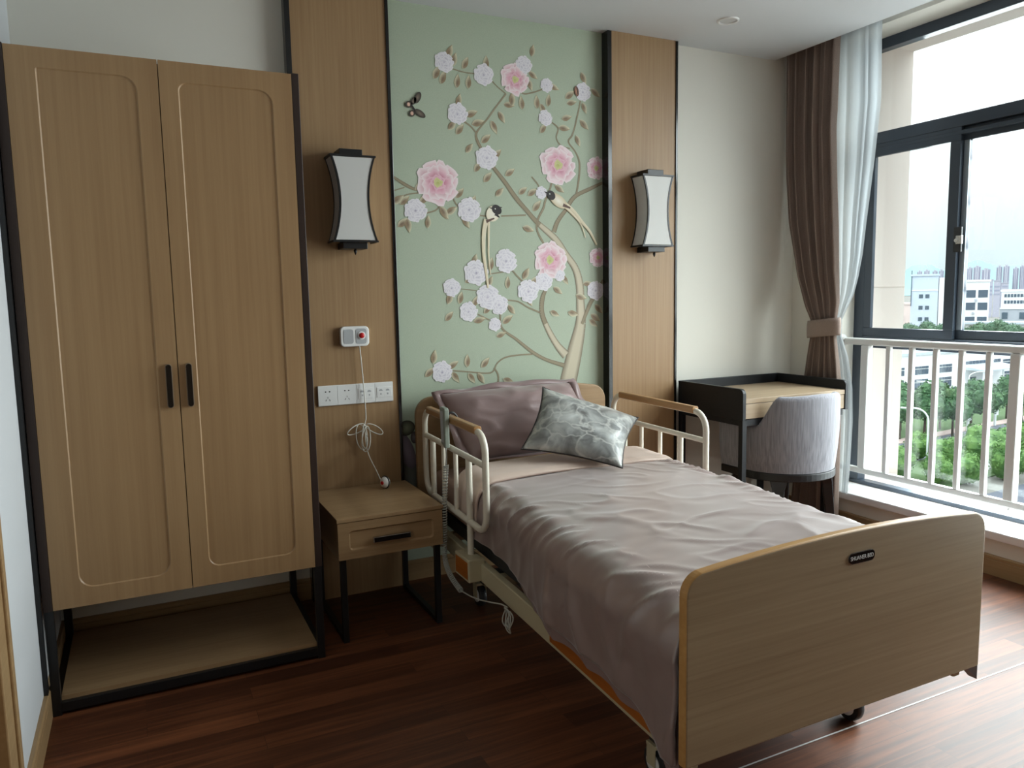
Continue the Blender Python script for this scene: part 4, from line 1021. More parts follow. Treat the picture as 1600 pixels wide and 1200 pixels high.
cs = MB(); N2, rim2, _p = cushion(cs, (1.705, 3.175, 0.972), (2.13, 3.00, 0.812), (1.80, 2.65, 0.672), (1.475, 2.955, 0.735), 0.072, concave=0.10, pw=0.55, seed=7.7, wr=0.003)
cso = obj('cushion', cs, [M['marble'], M['cushion_back']], None, smooth=True)
tag(cso, 'square grey marbled satin cushion with dark piping on the bed', 'cushion')
pi2 = MB(); pi2.tube([p for k, p in enumerate(rim2)], 0.0032, 6, closed=True); obj('piping', pi2, M['piping'], cso, smooth=True)

# ------------------------------------------------------------------ hand control hung on the rail
rm = thing('bed_hand_control', 'grey-green bed hand control with coiled cord hooked on the left rail', 'hand control', (1.13, 2.97, 0.77))
yr = 2.975; xr = sx(-0.515, yr)-0.034
hs = MB(); hs.prism([(yr-0.026, 0.775), (yr+0.022, 0.79), (yr+0.030, 0.94), (yr+0.022, 0.948), (yr-0.020, 0.945), (yr-0.026, 0.935)], 'x', xr-0.011, xr+0.011)
hso = obj('handset', hs, M['remote_grey'], rm, bevel=0.005, seg=3)
obj('keypad_strip', MB().hexa([(xr-0.0125, yr-0.012, 0.80), (xr-0.010, yr-0.012, 0.80), (xr-0.010, yr+0.014, 0.80), (xr-0.0125, yr+0.014, 0.80),
     (xr-0.0125, yr-0.008, 0.93), (xr-0.010, yr-0.008, 0.93), (xr-0.010, yr+0.018, 0.93), (xr-0.0125, yr+0.018, 0.93)]), M['grey_plastic'], hso)
hk = MB(); hk.tube(catmull([(xr+0.008, yr, 0.90), (xr+0.03, yr, 0.922), (xr+0.054, yr, 0.905), (xr+0.058, yr, 0.875)], 5), 0.0045, 8); obj('hook', hk, M['dark_plastic'], rm, smooth=True)
cpts = []
p0 = [(xr, yr-0.004, 0.778), (xr, yr-0.008, 0.74), (xr-0.002, yr-0.006, 0.70)]
cen_ = catmull([(xr-0.002, yr-0.006, 0.70), (xr-0.006, yr+0.01, 0.56), (xr-0.006, yr+0.02, 0.42), (xr-0.01, yr+0.02, 0.30), (xr-0.008, yr-0.03, 0.235), (xr-0.004, yr-0.14, 0.20)], 60)
turns = 60; coil = []
L_ = len(cen_)-1
for k in range(turns*10+1):
    t_ = k/(turns*10)*L_; i = min(int(t_), L_-1); c0 = cen_[i].lerp(cen_[i+1], t_-i)
    tg = (cen_[min(i+2, L_)]-cen_[max(i-1, 0)]).normalized(); sid = Vector((1, 0, 0)); fr_ = tg.cross(sid).normalized()
    a = 2*pi*k/10; coil.append(c0+(sid*cos(a)+fr_*sin(a))*0.0095)
co = MB(); co.tube(coil, 0.0027, 5); obj('coiled_cord', co, M['coil_grey'], rm, smooth=True)
s0 = MB(); s0.tube(catmull(p0, 6), 0.0035, 8); obj('strain_relief', s0, M['coil_grey'], rm, smooth=True)
st = MB()
st.tube(catmull([(xr-0.004, yr-0.14, 0.20), (xr+0.0, 2.70, 0.215), (xr-0.004, 2.52, 0.262), (xr-0.004, 2.44, 0.285), (xr+0.004, 2.40, 0.285)], 6), 0.0028, 8)
for (dy, dz, a, b, r_) in ((0.0, -0.035, 0.018, 0.04, 0.2), (-0.02, -0.04, 0.02, 0.045, -0.2), (-0.035, -0.035, 0.016, 0.042, 0.35), (-0.015, -0.03, 0.012, 0.036, -0.4)):
    st.tube([(xr-0.006+0.004*sin(3*q), 2.40+dy+a*cos(q)*cos(r_)-b*sin(q)*sin(r_), 0.285+dz+a*cos(q)*sin(r_)+b*sin(q)*cos(r_)) for q in [2*pi*k/20 for k in range(20)]], 0.0026, 6, closed=True)
obj('cord_loops', st, M['coil_grey'], rm, smooth=True)

# ------------------------------------------------------------------ desk
dk = thing('writing_desk', 'black writing desk with oak top against the cream wall', 'desk', (3.15, 3.24, 0))
D0, D1, DF, DB = 2.765, 3.53, 2.98, 3.505
for x in (D0, D1-0.022):
    P = [(DF+0.012*0, 0.742), (DB, 0.742), (DB, 0.905)]
    rr_ = 0.028
    P += [(DF+rr_-rr_*sin(a*pi/12), 0.905-rr_+rr_*cos(a*pi/12)) for a in range(7)]
    obj('side_panel', MB().prism(P, 'x', x, x+0.022), M['desk_black'], dk, bevel=0.002)
obj('back_panel', MB().box(D0+0.022, D1-0.022, DB-0.02, DB, 0.742, 0.905), M['desk_black'], dk, bevel=0.002)
obj('desktop', MB().box(D0+0.022, D1-0.022, DF+0.004, DB-0.02, 0.828, 0.853), M['desk_wood'], dk, bevel=0.0015)
xm_ = (D0+D1)/2
for a, b in ((D0+0.0235, xm_-0.0015), (xm_+0.0015, D1-0.0235)):
    obj('drawer', MB().box(a, b, DF+0.006, DF+0.026, 0.748, 0.8255), M['desk_wood'], dk, bevel=0.0015)
obj('drawer_case', MB().box(D0+0.0225, D1-0.0225, DF+0.028, DB-0.021, 0.745, 0.8275), M['desk_black'], dk)
for x in (D0+0.001, D1-0.16):
    for y in (DF+0.002, DB-0.032): obj('leg', MB().box(x, x+0.03, y, y+0.03, 0.0, 0.742), M['desk_black'], dk, bevel=0.002)
ap = MB().box(D0+0.031, D1-0.031, DF+0.008, DF+0.026, 0.712, 0.7445).box(D0+0.031, D1-0.031, DB-0.026, DB-0.008, 0.712, 0.742)
for x in (D0+0.006, D1-0.026): ap.box(x, x+0.02, DF+0.032, DB-0.032, 0.712, 0.742)
obj('apron', ap, M['desk_black'], dk)

# ------------------------------------------------------------------ tub chair
CX, CY = 3.15, 3.09
ch = thing('tub_chair', 'grey linen tub chair tucked under the writing desk', 'chair', (CX, CY, 0))
R_ = 0.292
def path(q):    # q -1..1 : arm front (-x side) round the back to the other arm; returns point, outward normal, angle measure
    arc = R_*pi/2; fl = 0.17; tot = arc+fl; d = q*tot
    if abs(d) <= arc:
        a = d/R_; return Vector((sin(a)*R_, -cos(a)*R_)), Vector((sin(a), -cos(a))), abs(a)
    s = 1 if d > 0 else -1; e = abs(d)-arc
    return Vector((s*R_, e)), Vector((s, 0)), pi/2+e/R_
def topz(a): return lerp(0.872, 0.718, smooth01((a-radians(48))/radians(26)))-0.010*smooth01(a/radians(46))
sh_ = MB(); T_ = 0.05
def shell(i, j):
    q = lerp(-1, 1, i); p, nn, a = path(q); zt = topz(a); zb_ = 0.458; r = T_/2
    # profile around the section: outer bottom -> outer top -> over -> inner bottom
    if j < 0.4: k = j/0.4; z = lerp(zb_, zt-r, k); o = 0.0+0.018*(k-1)*1.0+0.008*sin(pi*k)
    elif j < 0.6: b = (j-0.4)/0.2*pi; z = zt-r+r*sin(b); o = -r+r*cos(b)
    else: k = (j-0.6)/0.4; z = lerp(zt-r, zb_, k); o = -T_-0.012*sin(pi*k)*0
    return Vector((CX+p.x+nn.x*o, CY+p.y+nn.y*o, z))
V_ = sh_.grid(shell, 81, 41)
for col in (V_[0], V_[-1]): sh_.bm.faces.new(col)
for i in range(80): sh_.bm.faces.new((V_[i][0], V_[i+1][0], V_[i+1][-1], V_[i][-1]))
sho = obj('upholstered_shell', sh_, M['linen'], ch, smooth=50)
se = MB(); P = []
for k in range(25):
    p, nn, a = path(lerp(-1, 1, k/24)); P.append((CX+p.x-nn.x*0.054, CY+p.y-nn.y*0.054))
se.prism(P, 'z', 0.46, 0.535); obj('seat_cushion', se, M['linen'], ch, bevel=0.018, seg=4)
ri = MB(); P2 = []
for k in range(41):
    p, nn, a = path(lerp(-1, 1, k/40)); P2.append((CX+p.x-nn.x*0.014, CY+p.y-nn.y*0.014))
ri.prism(P2, 'z', 0.415, 0.456); obj('seat_ring', ri, M['black'], ch, bevel=0.004)
for a, l in ((-48, .07), (48, .07), (-130, .05), (130, .05)):
    ar = radians(a); d_ = Vector((sin(ar), -cos(ar), 0)); c0 = Vector((CX, CY, 0))
    lg = MB(); sd_ = Vector((cos(ar), sin(ar), 0))
    secs = []
    for z, rr_, w_, t2 in ((0.418, 0.225, 0.046, 0.030), (0.36, 0.238, 0.030, 0.026), (0.25, 0.250, 0.025, 0.024), (0.0, 0.275, 0.019, 0.018)):
        c1 = c0+d_*rr_+Vector((0, 0, z)); secs.append([lg.bm.verts.new(c1+sd_*sx_*w_+d_*sy_*t2) for sx_, sy_ in ((-1, -1), (1, -1), (1, 1), (-1, 1))])
    for A, B in zip(secs, secs[1:]):
        for i in range(4): lg.bm.faces.new((A[i], A[(i+1) % 4], B[(i+1) % 4], B[i]))
    lg.bm.faces.new(secs[0][::-1]); lg.bm.faces.new(secs[-1])
    obj('leg', lg, M['black'], ch, bevel=0.004)

# ------------------------------------------------------------------ curtains
def drape(name, x0, ltab, rtab, npl, amp_t, mat, ztop, zbot, seed, nu=260, nvv=90, xoff=None):
    random.seed(seed)
    ws = [random.uniform(0.6, 1.5) for _ in range(npl)]; tot = sum(ws); ed = [0]
    for w_ in ws: ed.append(ed[-1]+w_/tot)
    am = [random.uniform(0.65, 1.2) for _ in range(npl)]
    def f(i, j):
        z = lerp(ztop, zbot, j); yl = interp(ltab, z); yr_ = interp(rtab, z)
        k = 0
        while k < npl-1 and i > ed[k+1]: k += 1
        t = (i-ed[k])/(ed[k+1]-ed[k])
        am_ = interp(amp_t, z)*am[k]
        wob = 0.25*nz(i*6+seed, z*1.6)+0.12*nz(i*14+seed, z*3.1)
        x = x0(z)+am_*(sin(2*pi*(t+0.12*wob))+0.10*sin(4*pi*t+1.0+2*wob))
        y = lerp(yl, yr_, i)+am_*0.5*cos(2*pi*t)*sin(pi*i)
        return Vector((x, y, z))
    mb = MB(); mb.grid(f, nu, nvv); return mb
TIE = 1.185
ltab = [(2.95, 3.545), (2.4, 3.54), (2.1, 3.53), (1.81, 3.50), (1.5, 3.43), (1.31, 3.36), (1.235, 3.315), (1.14, 3.312), (1.0, 3.335), (0.9, 3.35), (0.6, 3.40), (0.03, 3.44)]
rtab = [(2.95, 3.14), (2.77, 3.155), (2.3, 3.165), (1.8, 3.135), (1.45, 3.115), (1.34, 3.108), (1.235, 3.125), (1.14, 3.125), (1.0, 3.10), (0.9, 3.085), (0.6, 3.075), (0.03, 3.075)]
ct = obj('blackout_curtain', drape('c', lambda z: 3.588, ltab, rtab, 6, [(2.95, 0.034), (2.3, 0.036), (1.5, 0.030), (1.24, 0.013), (1.14, 0.013), (0.9, 0.024), (0.03, 0.028)], M['curtain'], 2.945, 0.012, 11), M['curtain'], None, smooth=True, solid=0.003)
tag(ct, 'taupe blackout curtain tied back in the corner by the desk', 'curtain')
tb_ = MB()
tie = [(3.592+0.042*cos(a)-0.0*abs(sin(a)), 3.2195+0.112*sin(a)) for a in [2*pi*k/36 for k in range(36)]]
A0 = []
for z, s_ in ((1.135, 1.0), (1.15, 1.03), (1.185, 1.04), (1.215, 1.03), (1.236, 1.0)):
    A0.append([tb_.bm.verts.new((3.592+(p[0]-3.592)*s_, 3.2195+(p[1]-3.2195)*s_, z+0.012*(p[1]-3.2195)/0.11*-1)) for p in tie])
for A, B in zip(A0, A0[1:]):
    for i in range(36): tb_.bm.faces.new((A[i], A[(i+1) % 36], B[(i+1) % 36], B[i]))
obj('tieback', tb_, M['curtain'], ct, smooth=True, solid=0.004)
l2 = [(2.95, 3.30), (2.3, 3.28), (1.8, 3.24), (1.45, 3.20), (1.24, 3.195), (1.14, 3.195), (0.9, 3.17), (0.03, 3.16)]
r2 = [(2.95, 2.92), (2.77, 2.925), (2.41, 2.915), (2.09, 2.945), (1.79, 2.98), (1.6, 3.00), (1.48, 3.025), (1.38, 3.055), (1.30, 3.10), (1.235, 3.135), (1.14, 3.135), (1.02, 3.085), (0.85, 3.05), (0.65, 3.04), (0.35, 3.05), (0.16, 3.065), (0.03, 3.07)]
sh2 = obj('sheer_curtain', drape('s', lambda z: 3.644-0.012*smooth01((z-1.2)/0.5), l2, r2, 5, [(2.95, 0.009), (2.0, 0.010), (1.5, 0.012), (1.24, 0.007), (1.14, 0.007), (0.9, 0.010), (0.03, 0.010)], M['sheer'], 2.945, 0.225, 23), M['sheer'], None, smooth=True)
tag(sh2, 'white sheer curtain gathered beside the window frame', 'sheer curtain')
# ------------------------------------------------------------------ the town outside
G = -18.0
E = {}
E['white'] = pbr('white_facade', (232, 234, 236), 0.85); E['cool'] = pbr('cool_grey_facade', (196, 208, 224), 0.85)
E['pinkw'] = pbr('pale_pink_facade', (232, 212, 204), 0.85); E['greyf'] = pbr('grey_facade', (176, 182, 192), 0.85)
E['glass'] = pbr('dark_facade_glass', (76, 92, 108), 0.25); E['blue'] = pbr('blue_facade_glass', (62, 122, 176), 0.25)
E['lilac'] = pbr('haze_tinted_tower', (178, 178, 194), 0.9); E['lilac2'] = pbr('deeper_haze_tinted_tower', (152, 156, 176), 0.9)  # lilac tones: distance haze put into the tower and block colours
E['lilac3'] = pbr('pale_haze_tinted_tower', (190, 191, 204), 0.9); E['town_ground'] = pbr('pale_town_ground', (120, 120, 116), 0.95, vary=0.15, vscale=0.05); E['roof'] = pbr('grey_roof', (190, 202, 212), 0.8); E['hill'] = pbr('haze_tinted_hill', (128, 156, 160), 1.0)  # pale tower and hill colours have the distance haze mixed in
E['road'] = pbr('asphalt', (88, 94, 106), 0.9, vary=0.1, vscale=0.2); E['grass'] = pbr('verge_grass', (74, 100, 60), 0.95, vary=0.25, vscale=0.6)
E['pave'] = pbr('pinkish_paving', (176, 158, 152), 0.9); E['kerb'] = pbr('kerb_concrete', (210, 212, 214), 0.9)
E['bark'] = pbr('bark', (84, 72, 62), 0.9); E['car'] = pbr('white_car_paint', (232, 234, 236), 0.25, coat=0.5); E['tyre'] = pbr('tyre', (36, 36, 38), 0.8)
E['pole'] = pbr('white_lamp_pole', (226, 232, 236), 0.5); E['hedge'] = pbr('hedge_green', (62, 86, 56), 0.95, vary=0.3, vscale=1.5)
def leaf_mat(name, a, b):
    m, nt, bs = base_mat(name); N = nt.nodes; L = nt.links
    tc = N.new('ShaderNodeTexCoord'); n1 = N.new('ShaderNodeTexNoise'); n1.inputs['Scale'].default_value = 1.3; n1.inputs['Detail'].default_value = 3; L.new(tc.outputs['Object'], n1.inputs['Vector'])
    ra = N.new('ShaderNodeValToRGB'); L.new(n1.outputs['Fac'], ra.inputs[0]); ra.color_ramp.elements[0].position = 0.35; ra.color_ramp.elements[0].color = lin(b); ra.color_ramp.elements[1].position = 0.65; ra.color_ramp.elements[1].color = lin(a)
    L.new(ra.outputs[0], bs.inputs['Base Color']); bs.inputs['Roughness'].default_value = 0.8
    return m
E['leafA'] = leaf_mat('fresh_green_leaves', (104, 142, 74), (66, 106, 52)); E['leafB'] = leaf_mat('deep_green_leaves', (80, 118, 76), (48, 86, 56)); E['leafC'] = leaf_mat('bluish_green_leaves', (92, 122, 96), (60, 92, 70))

struct('ground_outside', MB().box(4.4, 4200, -700, 4200, G-1, G), E['town_ground'], origin=(80, 60, G))
# street axis runs a little towards +y
sa = radians(5.0); sv = Vector((cos(sa), sin(sa), 0)); nv = Vector((-sin(sa), cos(sa), 0))
def strip(name, o, l0, l1, n0, n1, z0, z1, mat, label=None, cat=None):
    o = Vector(o); P = []
    for z in (z0, z1):
        for l, q in ((l0, n0), (l1, n0), (l1, n1), (l0, n1)): P.append(o+sv*l+nv*q+Vector((0, 0, z)))
    return struct(name, MB().hexa(P), mat, label=label, cat=cat)
strip('road_outside', (86.1, 64.7, 0), -60, 120, -7.6, -0.6, G+0.01, G+0.05, E['road'])
strip('pavement_outside', (86.1, 64.7, 0), -60, 120, -0.6, 1.1, G+0.01, G+0.16, E['pave'])
strip('yard_outside', (76.0, 48.0, 0), -40, 60, -34, -3.6, G+0.01, G+0.05, E['road'])
strip('verge_outside', (86.1, 64.7, 0), -60, 60, 1.1, 14, G+0.01, G+0.06, E['grass'])
strip('verge_near_outside', (86.1, 64.7, 0), -60, 60, -16, -7.6, G+0.01, G+0.12, E['grass'])
strip('kerb_outside', (81.9, 50.9, 0), -3, 16, -1.0, -0.4, G+0.01, G+1.1, E['kerb'])
strip('forecourt_outside', (128.0, 88.0, 0), -30, 60, -8.0, 5.5, G+0.01, G+0.06, E['kerb'])

def building(name, label, cx, cy, w_, d_, ztop, face_az, wall, windows=(), roof=None, extra=(), group=None, wmat='glass', wname='window', z0=G):
    """box with its front (local -y) turned towards azimuth face_az+180; windows = (x0,x1,z0,z1) on the front"""
    t = thing(name, label, 'building', (cx, cy, z0), group)
    R = Matrix.Rotation(-face_az, 4, 'Z'); o = Vector((cx, cy, 0))
    def P(x, y, z): 
        v = R @ Vector((x, y, 0)); return (o.x+v.x, o.y+v.y, z)
    def hx(x0, x1, y0, y1, a, b): return MB().hexa([P(x0, y0, a), P(x1, y0, a), P(x1, y1, a), P(x0, y1, a), P(x0, y0, b), P(x1, y0, b), P(x1, y1, b), P(x0, y1, b)])
    obj('walls', hx(-w_/2, w_/2, 0, d_, z0, ztop), E[wall], t)
    obj('parapet', hx(-w_/2-0.25, w_/2+0.25, -0.25, d_+0.25, ztop, ztop+0.5), E[roof or wall], t)
    for (a, b, c, d) in windows: obj(wname, hx(a, b, -0.08, 0.05, c, d), E[wmat], t)
    for (nm, x0, x1, y0, y1, a, b, mt_) in extra: obj(nm, hx(x0, x1, y0, y1, a, b), E[mt_], t)
    return t
az = lambda x, y: math.atan2(x, y)
# left pinkish block with balconies
building('apartment_block', 'narrow pale pink block with balcony slabs at the pane edge', 202.0, 151.5, 4.6, 6, -3.0, az(202, 151), 'pinkw', [(-1.9, -0.5, z, z+1.6) for z in (-6, -9, -12)], extra=[('balcony', -2.1, -0.4, -0.9, 0, z, z+0.35, 'white') for z in (-6.5, -9.5, -12.5)])
building('gabled_block', 'tall cool grey block with pairs of small dark windows', 187.0, 134.8, 6.3, 14, 4.8, az(187, 134), 'cool',
         [(x, x+0.95, z, z+1.0) for z in (-1.0, -4.0, -7.0, -10.0) for x in (-0.35-0.9, -0.35+0.6)], roof='cool',
         extra=[('lit_wing', 3.3, 5.6, 0.6, 12, G, 4.3, 'white')]+[('wing_window', 4.6, 5.55, 0.5, 0.62, z, z+1.6, 'glass') for z in (1.4, -1.6, -4.6, -7.6, -10.6)]+[('band', -3.2, 3.2, -0.1, 0.02, 0.9, 1.15, 'white'), ('drain_pipe', -3.2, -3.0, -0.2, 0, -3, 6.3, 'glass')])  # lit side of the block: its brightness is put into the white wall colour
building('office_block', 'white office block with wide dark windows behind the sash latch', 193.3, 125.3, 6.4, 12, 3.0, az(193, 125), 'white',
         [(x, x+2.1, z, z+1.9) for z in (-1.0, -4.2) for x in (-1.9, 0.75)]+[(x, x+2.1, -7.3, -5.9) for x in (-1.9, 0.75)],
         extra=[('air_conditioner', 0.0, 0.6, -0.5, 0, -1.9, -1.4, 'greyf'), ('air_conditioner', -0.5, 0.1, -0.5, 0, -5.2, -4.7, 'greyf')])
building('long_block', 'long white building with rows of small windows and grey lower wall', 212.5, 120.6, 16.5, 12, 0.3, az(212, 120), 'white',
         [(x, x+0.55, z, z+0.85) for z in (-1.2, -2.9) for x in [-7.6+q*0.72 for q in range(12)]+[2.4+q*0.9 for q in range(4)]],
         extra=[('lower_wall', -8.4, 8.4, -1.5, 0, G, -4.2, 'greyf'), ('ledge', -8.4, 8.4, -1.8, -1.5, -4.3, -3.9, 'white')]+[('low_window', x, x+1.3, -1.65, -1.5, -6.9, -5.2, 'glass') for x in (-7.9, -4.0, -1.5, 4.6)])
building('annex', 'low white annex with a row of square blue windows', 184.5, 110.6, 18.8, 6, -7.2, az(171, 103), 'white',
         [(-8.9+q*2.28, -8.9+q*2.28+1.4, -9.7, -8.2) for q in range(8)], roof='roof', wmat='blue', extra=[('eaves', -9.7, 9.7, -0.9, 0.2, -7.2, -6.7, 'roof')])
# factory across the street
fw = []
for x0 in (114.2, 120.7, 127.3, 134.0, 153.3, 159.8, 166.5):
    for k in range(4):
        fw.append((x0+k*0.95, x0+k*0.95+0.78, -14.2, -13.25)); fw.append((x0+k*0.95, x0+k*0.95+0.78, -13.1, -12.7))
        fw.append((x0+k*0.95, x0+k*0.95+0.78, -17.0, -15.75)); fw.append((x0+k*0.95, x0+k*0.95+0.78, -15.6, -15.1))
for k in range(10): fw.append((141.6+k*1.1, 141.6+k*1.1+0.9, -13.1, -12.5))
ft = thing('factory', 'long white two-storey factory with gridded windows beyond the street trees', 'building', (140, 93, G))
obj('walls', MB().box(104, 176, 93.0, 98, G, -10.6), E['white'], ft); obj('parapet', MB().box(103.8, 176.2, 92.7, 98.2, -10.6, -10.1), E['roof'], ft)
for (a, b, c, d) in fw: obj('window', MB().box(a, b, 92.9, 93.05, c, d), E['glass'], ft)
obj('canopy', MB().hexa([(140.6, 88.5, -14.0), (153, 88.5, -14.0), (153, 93, -14.0), (140.6, 93, -14.0), (140.6, 88.5, -13.8), (153, 88.5, -13.8), (153, 93, -13.3), (140.6, 93, -13.3)]), E['roof'], ft)
for x in (141.2, 147.0, 152.5): obj('canopy_post', MB().box(x-0.12, x+0.12, 88.9, 89.15, G, -14.0), E['pole'], ft)
for a, b in ((143, 145), (148.2, 150.2)): obj('door', MB().box(a, b, 92.9, 93.05, G, -15.6), E['glass'], ft)
# far towers, in clusters
TW = [((725.7, 532.4), (728.4, 528.6), 20, 'a'), ((729.4, 527.2), (732.5, 523.0), 20.7, 'a'), ((733.8, 521.1), (736.4, 517.3), 19.9, 'a'), ((737.1, 516.4), (739.7, 512.7), 20.3, 'a'),
      ((750.9, 496.1), (753.7, 491.9), 22.0, 'b'), ((754.0, 491.4), (757.5, 486.0), 23.0, 'b'), ((799.9, 512.4), (804.2, 505.7), 21.2, 'b'),
      ((747.4, 464.5), (750.0, 460.3), 21.9, 'c'), ((750.4, 459.8), (753.1, 455.3), 22.3, 'c'), ((771.6, 463.3), (774.0, 459.2), 20.6, 'd'), ((774.4, 458.6), (776.6, 454.9), 22.3, 'd')]
TL = ['pale lilac tower in the far group over the grey block, leftmost', 'pale lilac tower in the far group over the grey block, second from left', 'pale lilac tower in the far group over the grey block, third from left', 'pale lilac tower in the far group over the grey block, fourth from left',
      'lilac tower rising just behind the white office block, left one', 'tallest lilac tower rising behind the white office block', 'lower lilac tower right of the tallest behind the office block',
      'lilac tower left half of the pair over the long block', 'lilac tower right half of the pair over the long block', 'lilac tower at the right picture edge, left one', 'lilac tower at the right picture edge, right one']
for k, (a, b, zt, g_) in enumerate(TW):
    a = Vector((*a, 0)); b = Vector((*b, 0)); c_ = (a+b)/2; w_ = (b-a).length
    t = thing('residential_tower', TL[k], 'tower', (c_.x, c_.y, G), 'far residential towers')
    d_ = (b-a).normalized(); n_ = Vector((d_.y, -d_.x, 0)); n_ = n_ if n_.dot(c_) > 0 else -n_
    for q in range(3):
        f0 = [0, 0.28, 0.66][q]; f1 = [0.34, 0.72, 1.0][q]; dz = [-0.8, 0.9, -0.4][q]; dp = [1.2, 0, 1.6][q]
        A = a+d_*w_*f0+n_*dp; B = a+d_*w_*f1+n_*dp
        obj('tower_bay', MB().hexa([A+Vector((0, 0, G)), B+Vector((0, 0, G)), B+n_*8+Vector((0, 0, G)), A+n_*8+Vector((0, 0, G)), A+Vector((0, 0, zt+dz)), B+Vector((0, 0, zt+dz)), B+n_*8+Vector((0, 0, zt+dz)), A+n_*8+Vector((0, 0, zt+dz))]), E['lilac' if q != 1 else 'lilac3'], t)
        m_ = a+d_*w_*((f0+f1)/2)+n_*(dp-0.15)
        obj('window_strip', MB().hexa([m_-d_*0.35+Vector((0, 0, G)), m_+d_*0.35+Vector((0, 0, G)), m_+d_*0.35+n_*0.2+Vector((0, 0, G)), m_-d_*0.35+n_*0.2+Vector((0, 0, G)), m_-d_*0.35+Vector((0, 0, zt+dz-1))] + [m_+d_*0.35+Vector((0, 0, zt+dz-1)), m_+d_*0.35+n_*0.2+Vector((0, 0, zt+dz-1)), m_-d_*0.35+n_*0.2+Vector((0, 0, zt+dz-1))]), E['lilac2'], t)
for k, (x, y, w_, zt) in enumerate(((508.3, 318.8, 2.2, 6.5), (510.1, 315.9, 3.8, 5.8), (512.3, 312.2, 4.0, 4.2))):
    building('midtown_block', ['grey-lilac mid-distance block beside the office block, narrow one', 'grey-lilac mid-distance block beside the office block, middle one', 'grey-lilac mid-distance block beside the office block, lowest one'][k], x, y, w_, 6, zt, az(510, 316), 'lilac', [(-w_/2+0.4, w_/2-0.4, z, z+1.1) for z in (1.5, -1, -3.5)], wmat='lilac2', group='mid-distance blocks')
# hills
hp = [(2380.2, 1826.1, 51.0), (2409.3, 1787.6, 80.2), (2435.5, 1751.7, 85.1), (2460.1, 1716.9, 68.6), (2481.7, 1685.6, 58.7), (2501.8, 1655.6, 83.0), (2519.6, 1628.5, 94.3), (2536.3, 1602.2, 82.6), (2560.1, 1564.0, 70.5), (2586.9, 1519.2, 72.7), (2621.2, 1459.3, 47.8), (2700, 1320, 40)]
hp = [(2250, 1990, 30), (2330, 1890, 38)]+hp
cr = catmull(hp, 6); hm2 = MB()
def hill(i, j):
    p = cr[min(int(round(i*(len(cr)-1))), len(cr)-1)]; d_ = Vector((p.x, p.y, 0)).normalized()
    o = (j-0.5)*900; f = exp(-(o/230)**2)
    return Vector((p.x, p.y, 0))+d_*o+Vector((0, 0, G-1+(p.z-G)*f*(1+0.10*nz(i*14, j*6)*(abs(o) > 30))))
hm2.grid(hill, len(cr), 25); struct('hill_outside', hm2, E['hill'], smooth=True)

# trees: leaf clumps on lumpy crowns, one mesh per kind, shared by the copies
def crown_mesh(seed, rx, rz, nleaf, leaf):
    random.seed(seed); mb = MB(); bm = mb.bm
    lobes = []
    for k in range(9):
        a = random.uniform(0, 2*pi); q = random.uniform(0, 0.55); h = random.uniform(-0.45, 0.6)
        lobes.append((Vector((cos(a)*q*rx, sin(a)*q*rx, h*rz)), random.uniform(0.42, 0.62)*rx))
    lobes.append((Vector((0, 0, 0)), 0.7*rx))
    for c_, r in lobes:        # inner bodies
        nn = 9
        V = [[bm.verts.new(c_+Vector((cos(2*pi*i/nn)*sin(pi*j/6), sin(2*pi*i/nn)*sin(pi*j/6), cos(pi*j/6)))*r*0.86*(1+0.12*nz(i*1.3+seed, j*1.7))) for j in range(1, 6)] for i in range(nn)]
        for i in range(nn):
            for j in range(4): bm.faces.new((V[i][j], V[(i+1) % nn][j], V[(i+1) % nn][j+1], V[i][j+1]))
        bm.faces.new([V[i][0] for i in range(nn)]); bm.faces.new([V[i][4] for i in range(nn)][::-1])
    for k in range(nleaf):
        c_, r = random.choice(lobes)
        d_ = Vector((random.gauss(0, 1), random.gauss(0, 1), random.gauss(0, 1)+0.3)).normalized()
        p = c_+d_*r*random.uniform(0.84, 1.08); s = leaf*random.uniform(0.6, 1.3)
        n_ = (d_+Vector((random.gauss(0, .5), random.gauss(0, .5), random.gauss(0, .5)))).normalized(); u = n_.orthogonal().normalized(); v = n_.cross(u)
        a = random.uniform(0, 2*pi); u, v = u*cos(a)+v*sin(a), v*cos(a)-u*sin(a)
        vv = [bm.verts.new(p+u*s*x+v*s*y) for x, y in ((-1, -0.2), (0, -0.6), (1, 0), (0.1, 0.6))]; bm.faces.new(vv)
    return mb
def make_tree(name, label, group, H, rx, rz, seed, mat, leaf=0.16, nleaf=1500):
    t = thing(name, label, 'tree', (0, 0, 0), group)
    mb = crown_mesh(seed, rx, rz, nleaf, leaf)
    for v in mb.bm.verts: v.co.z += H-rz*1.15
    obj('crown', mb, E[mat], t, fixn=False)
    tk = MB(); tk.tube([(0, 0, 0), (0.05, 0.02, H*0.3), (0, 0, H*0.6)], [0.16, 0.13, 0.07], 8); obj('trunk', tk, E['bark'], t, smooth=True)
    return t
def plant(proto, spots, labels):
    for k, (x, y, s, rz_) in enumerate(spots):
        if k == 0:
            proto.location = (x, y, G); proto.scale = (s, s, s); proto.rotation_euler = (0, 0, rz_); proto['label'] = labels[k]
        else: dup(proto, (x, y, G), labels[k], rotz=rz_, scale=(s, s, s))
NT = [(70.2, 52.7), (72.5, 52.3), (73.6, 51.0), (75.4, 50.6), (75.6, 48.6), (79.0, 49.8), (80.2, 47.9), (82.9, 48.1), (85.0, 47.6)]
NL = ['bright green street tree low in the pane beside the outer wall', 'bright green street tree in front of the curved lamp post base', 'small bright green street tree just right of the curved lamp', 'bright green street tree between the third and fourth rail bars', 'small bright green street tree nearest the bottom rail', 'big bright green street tree covering the white sign post', 'big bright green street tree in front of the kerb wall', 'bright green street tree above the parked yard', 'bright green street tree at the right edge of the rail']
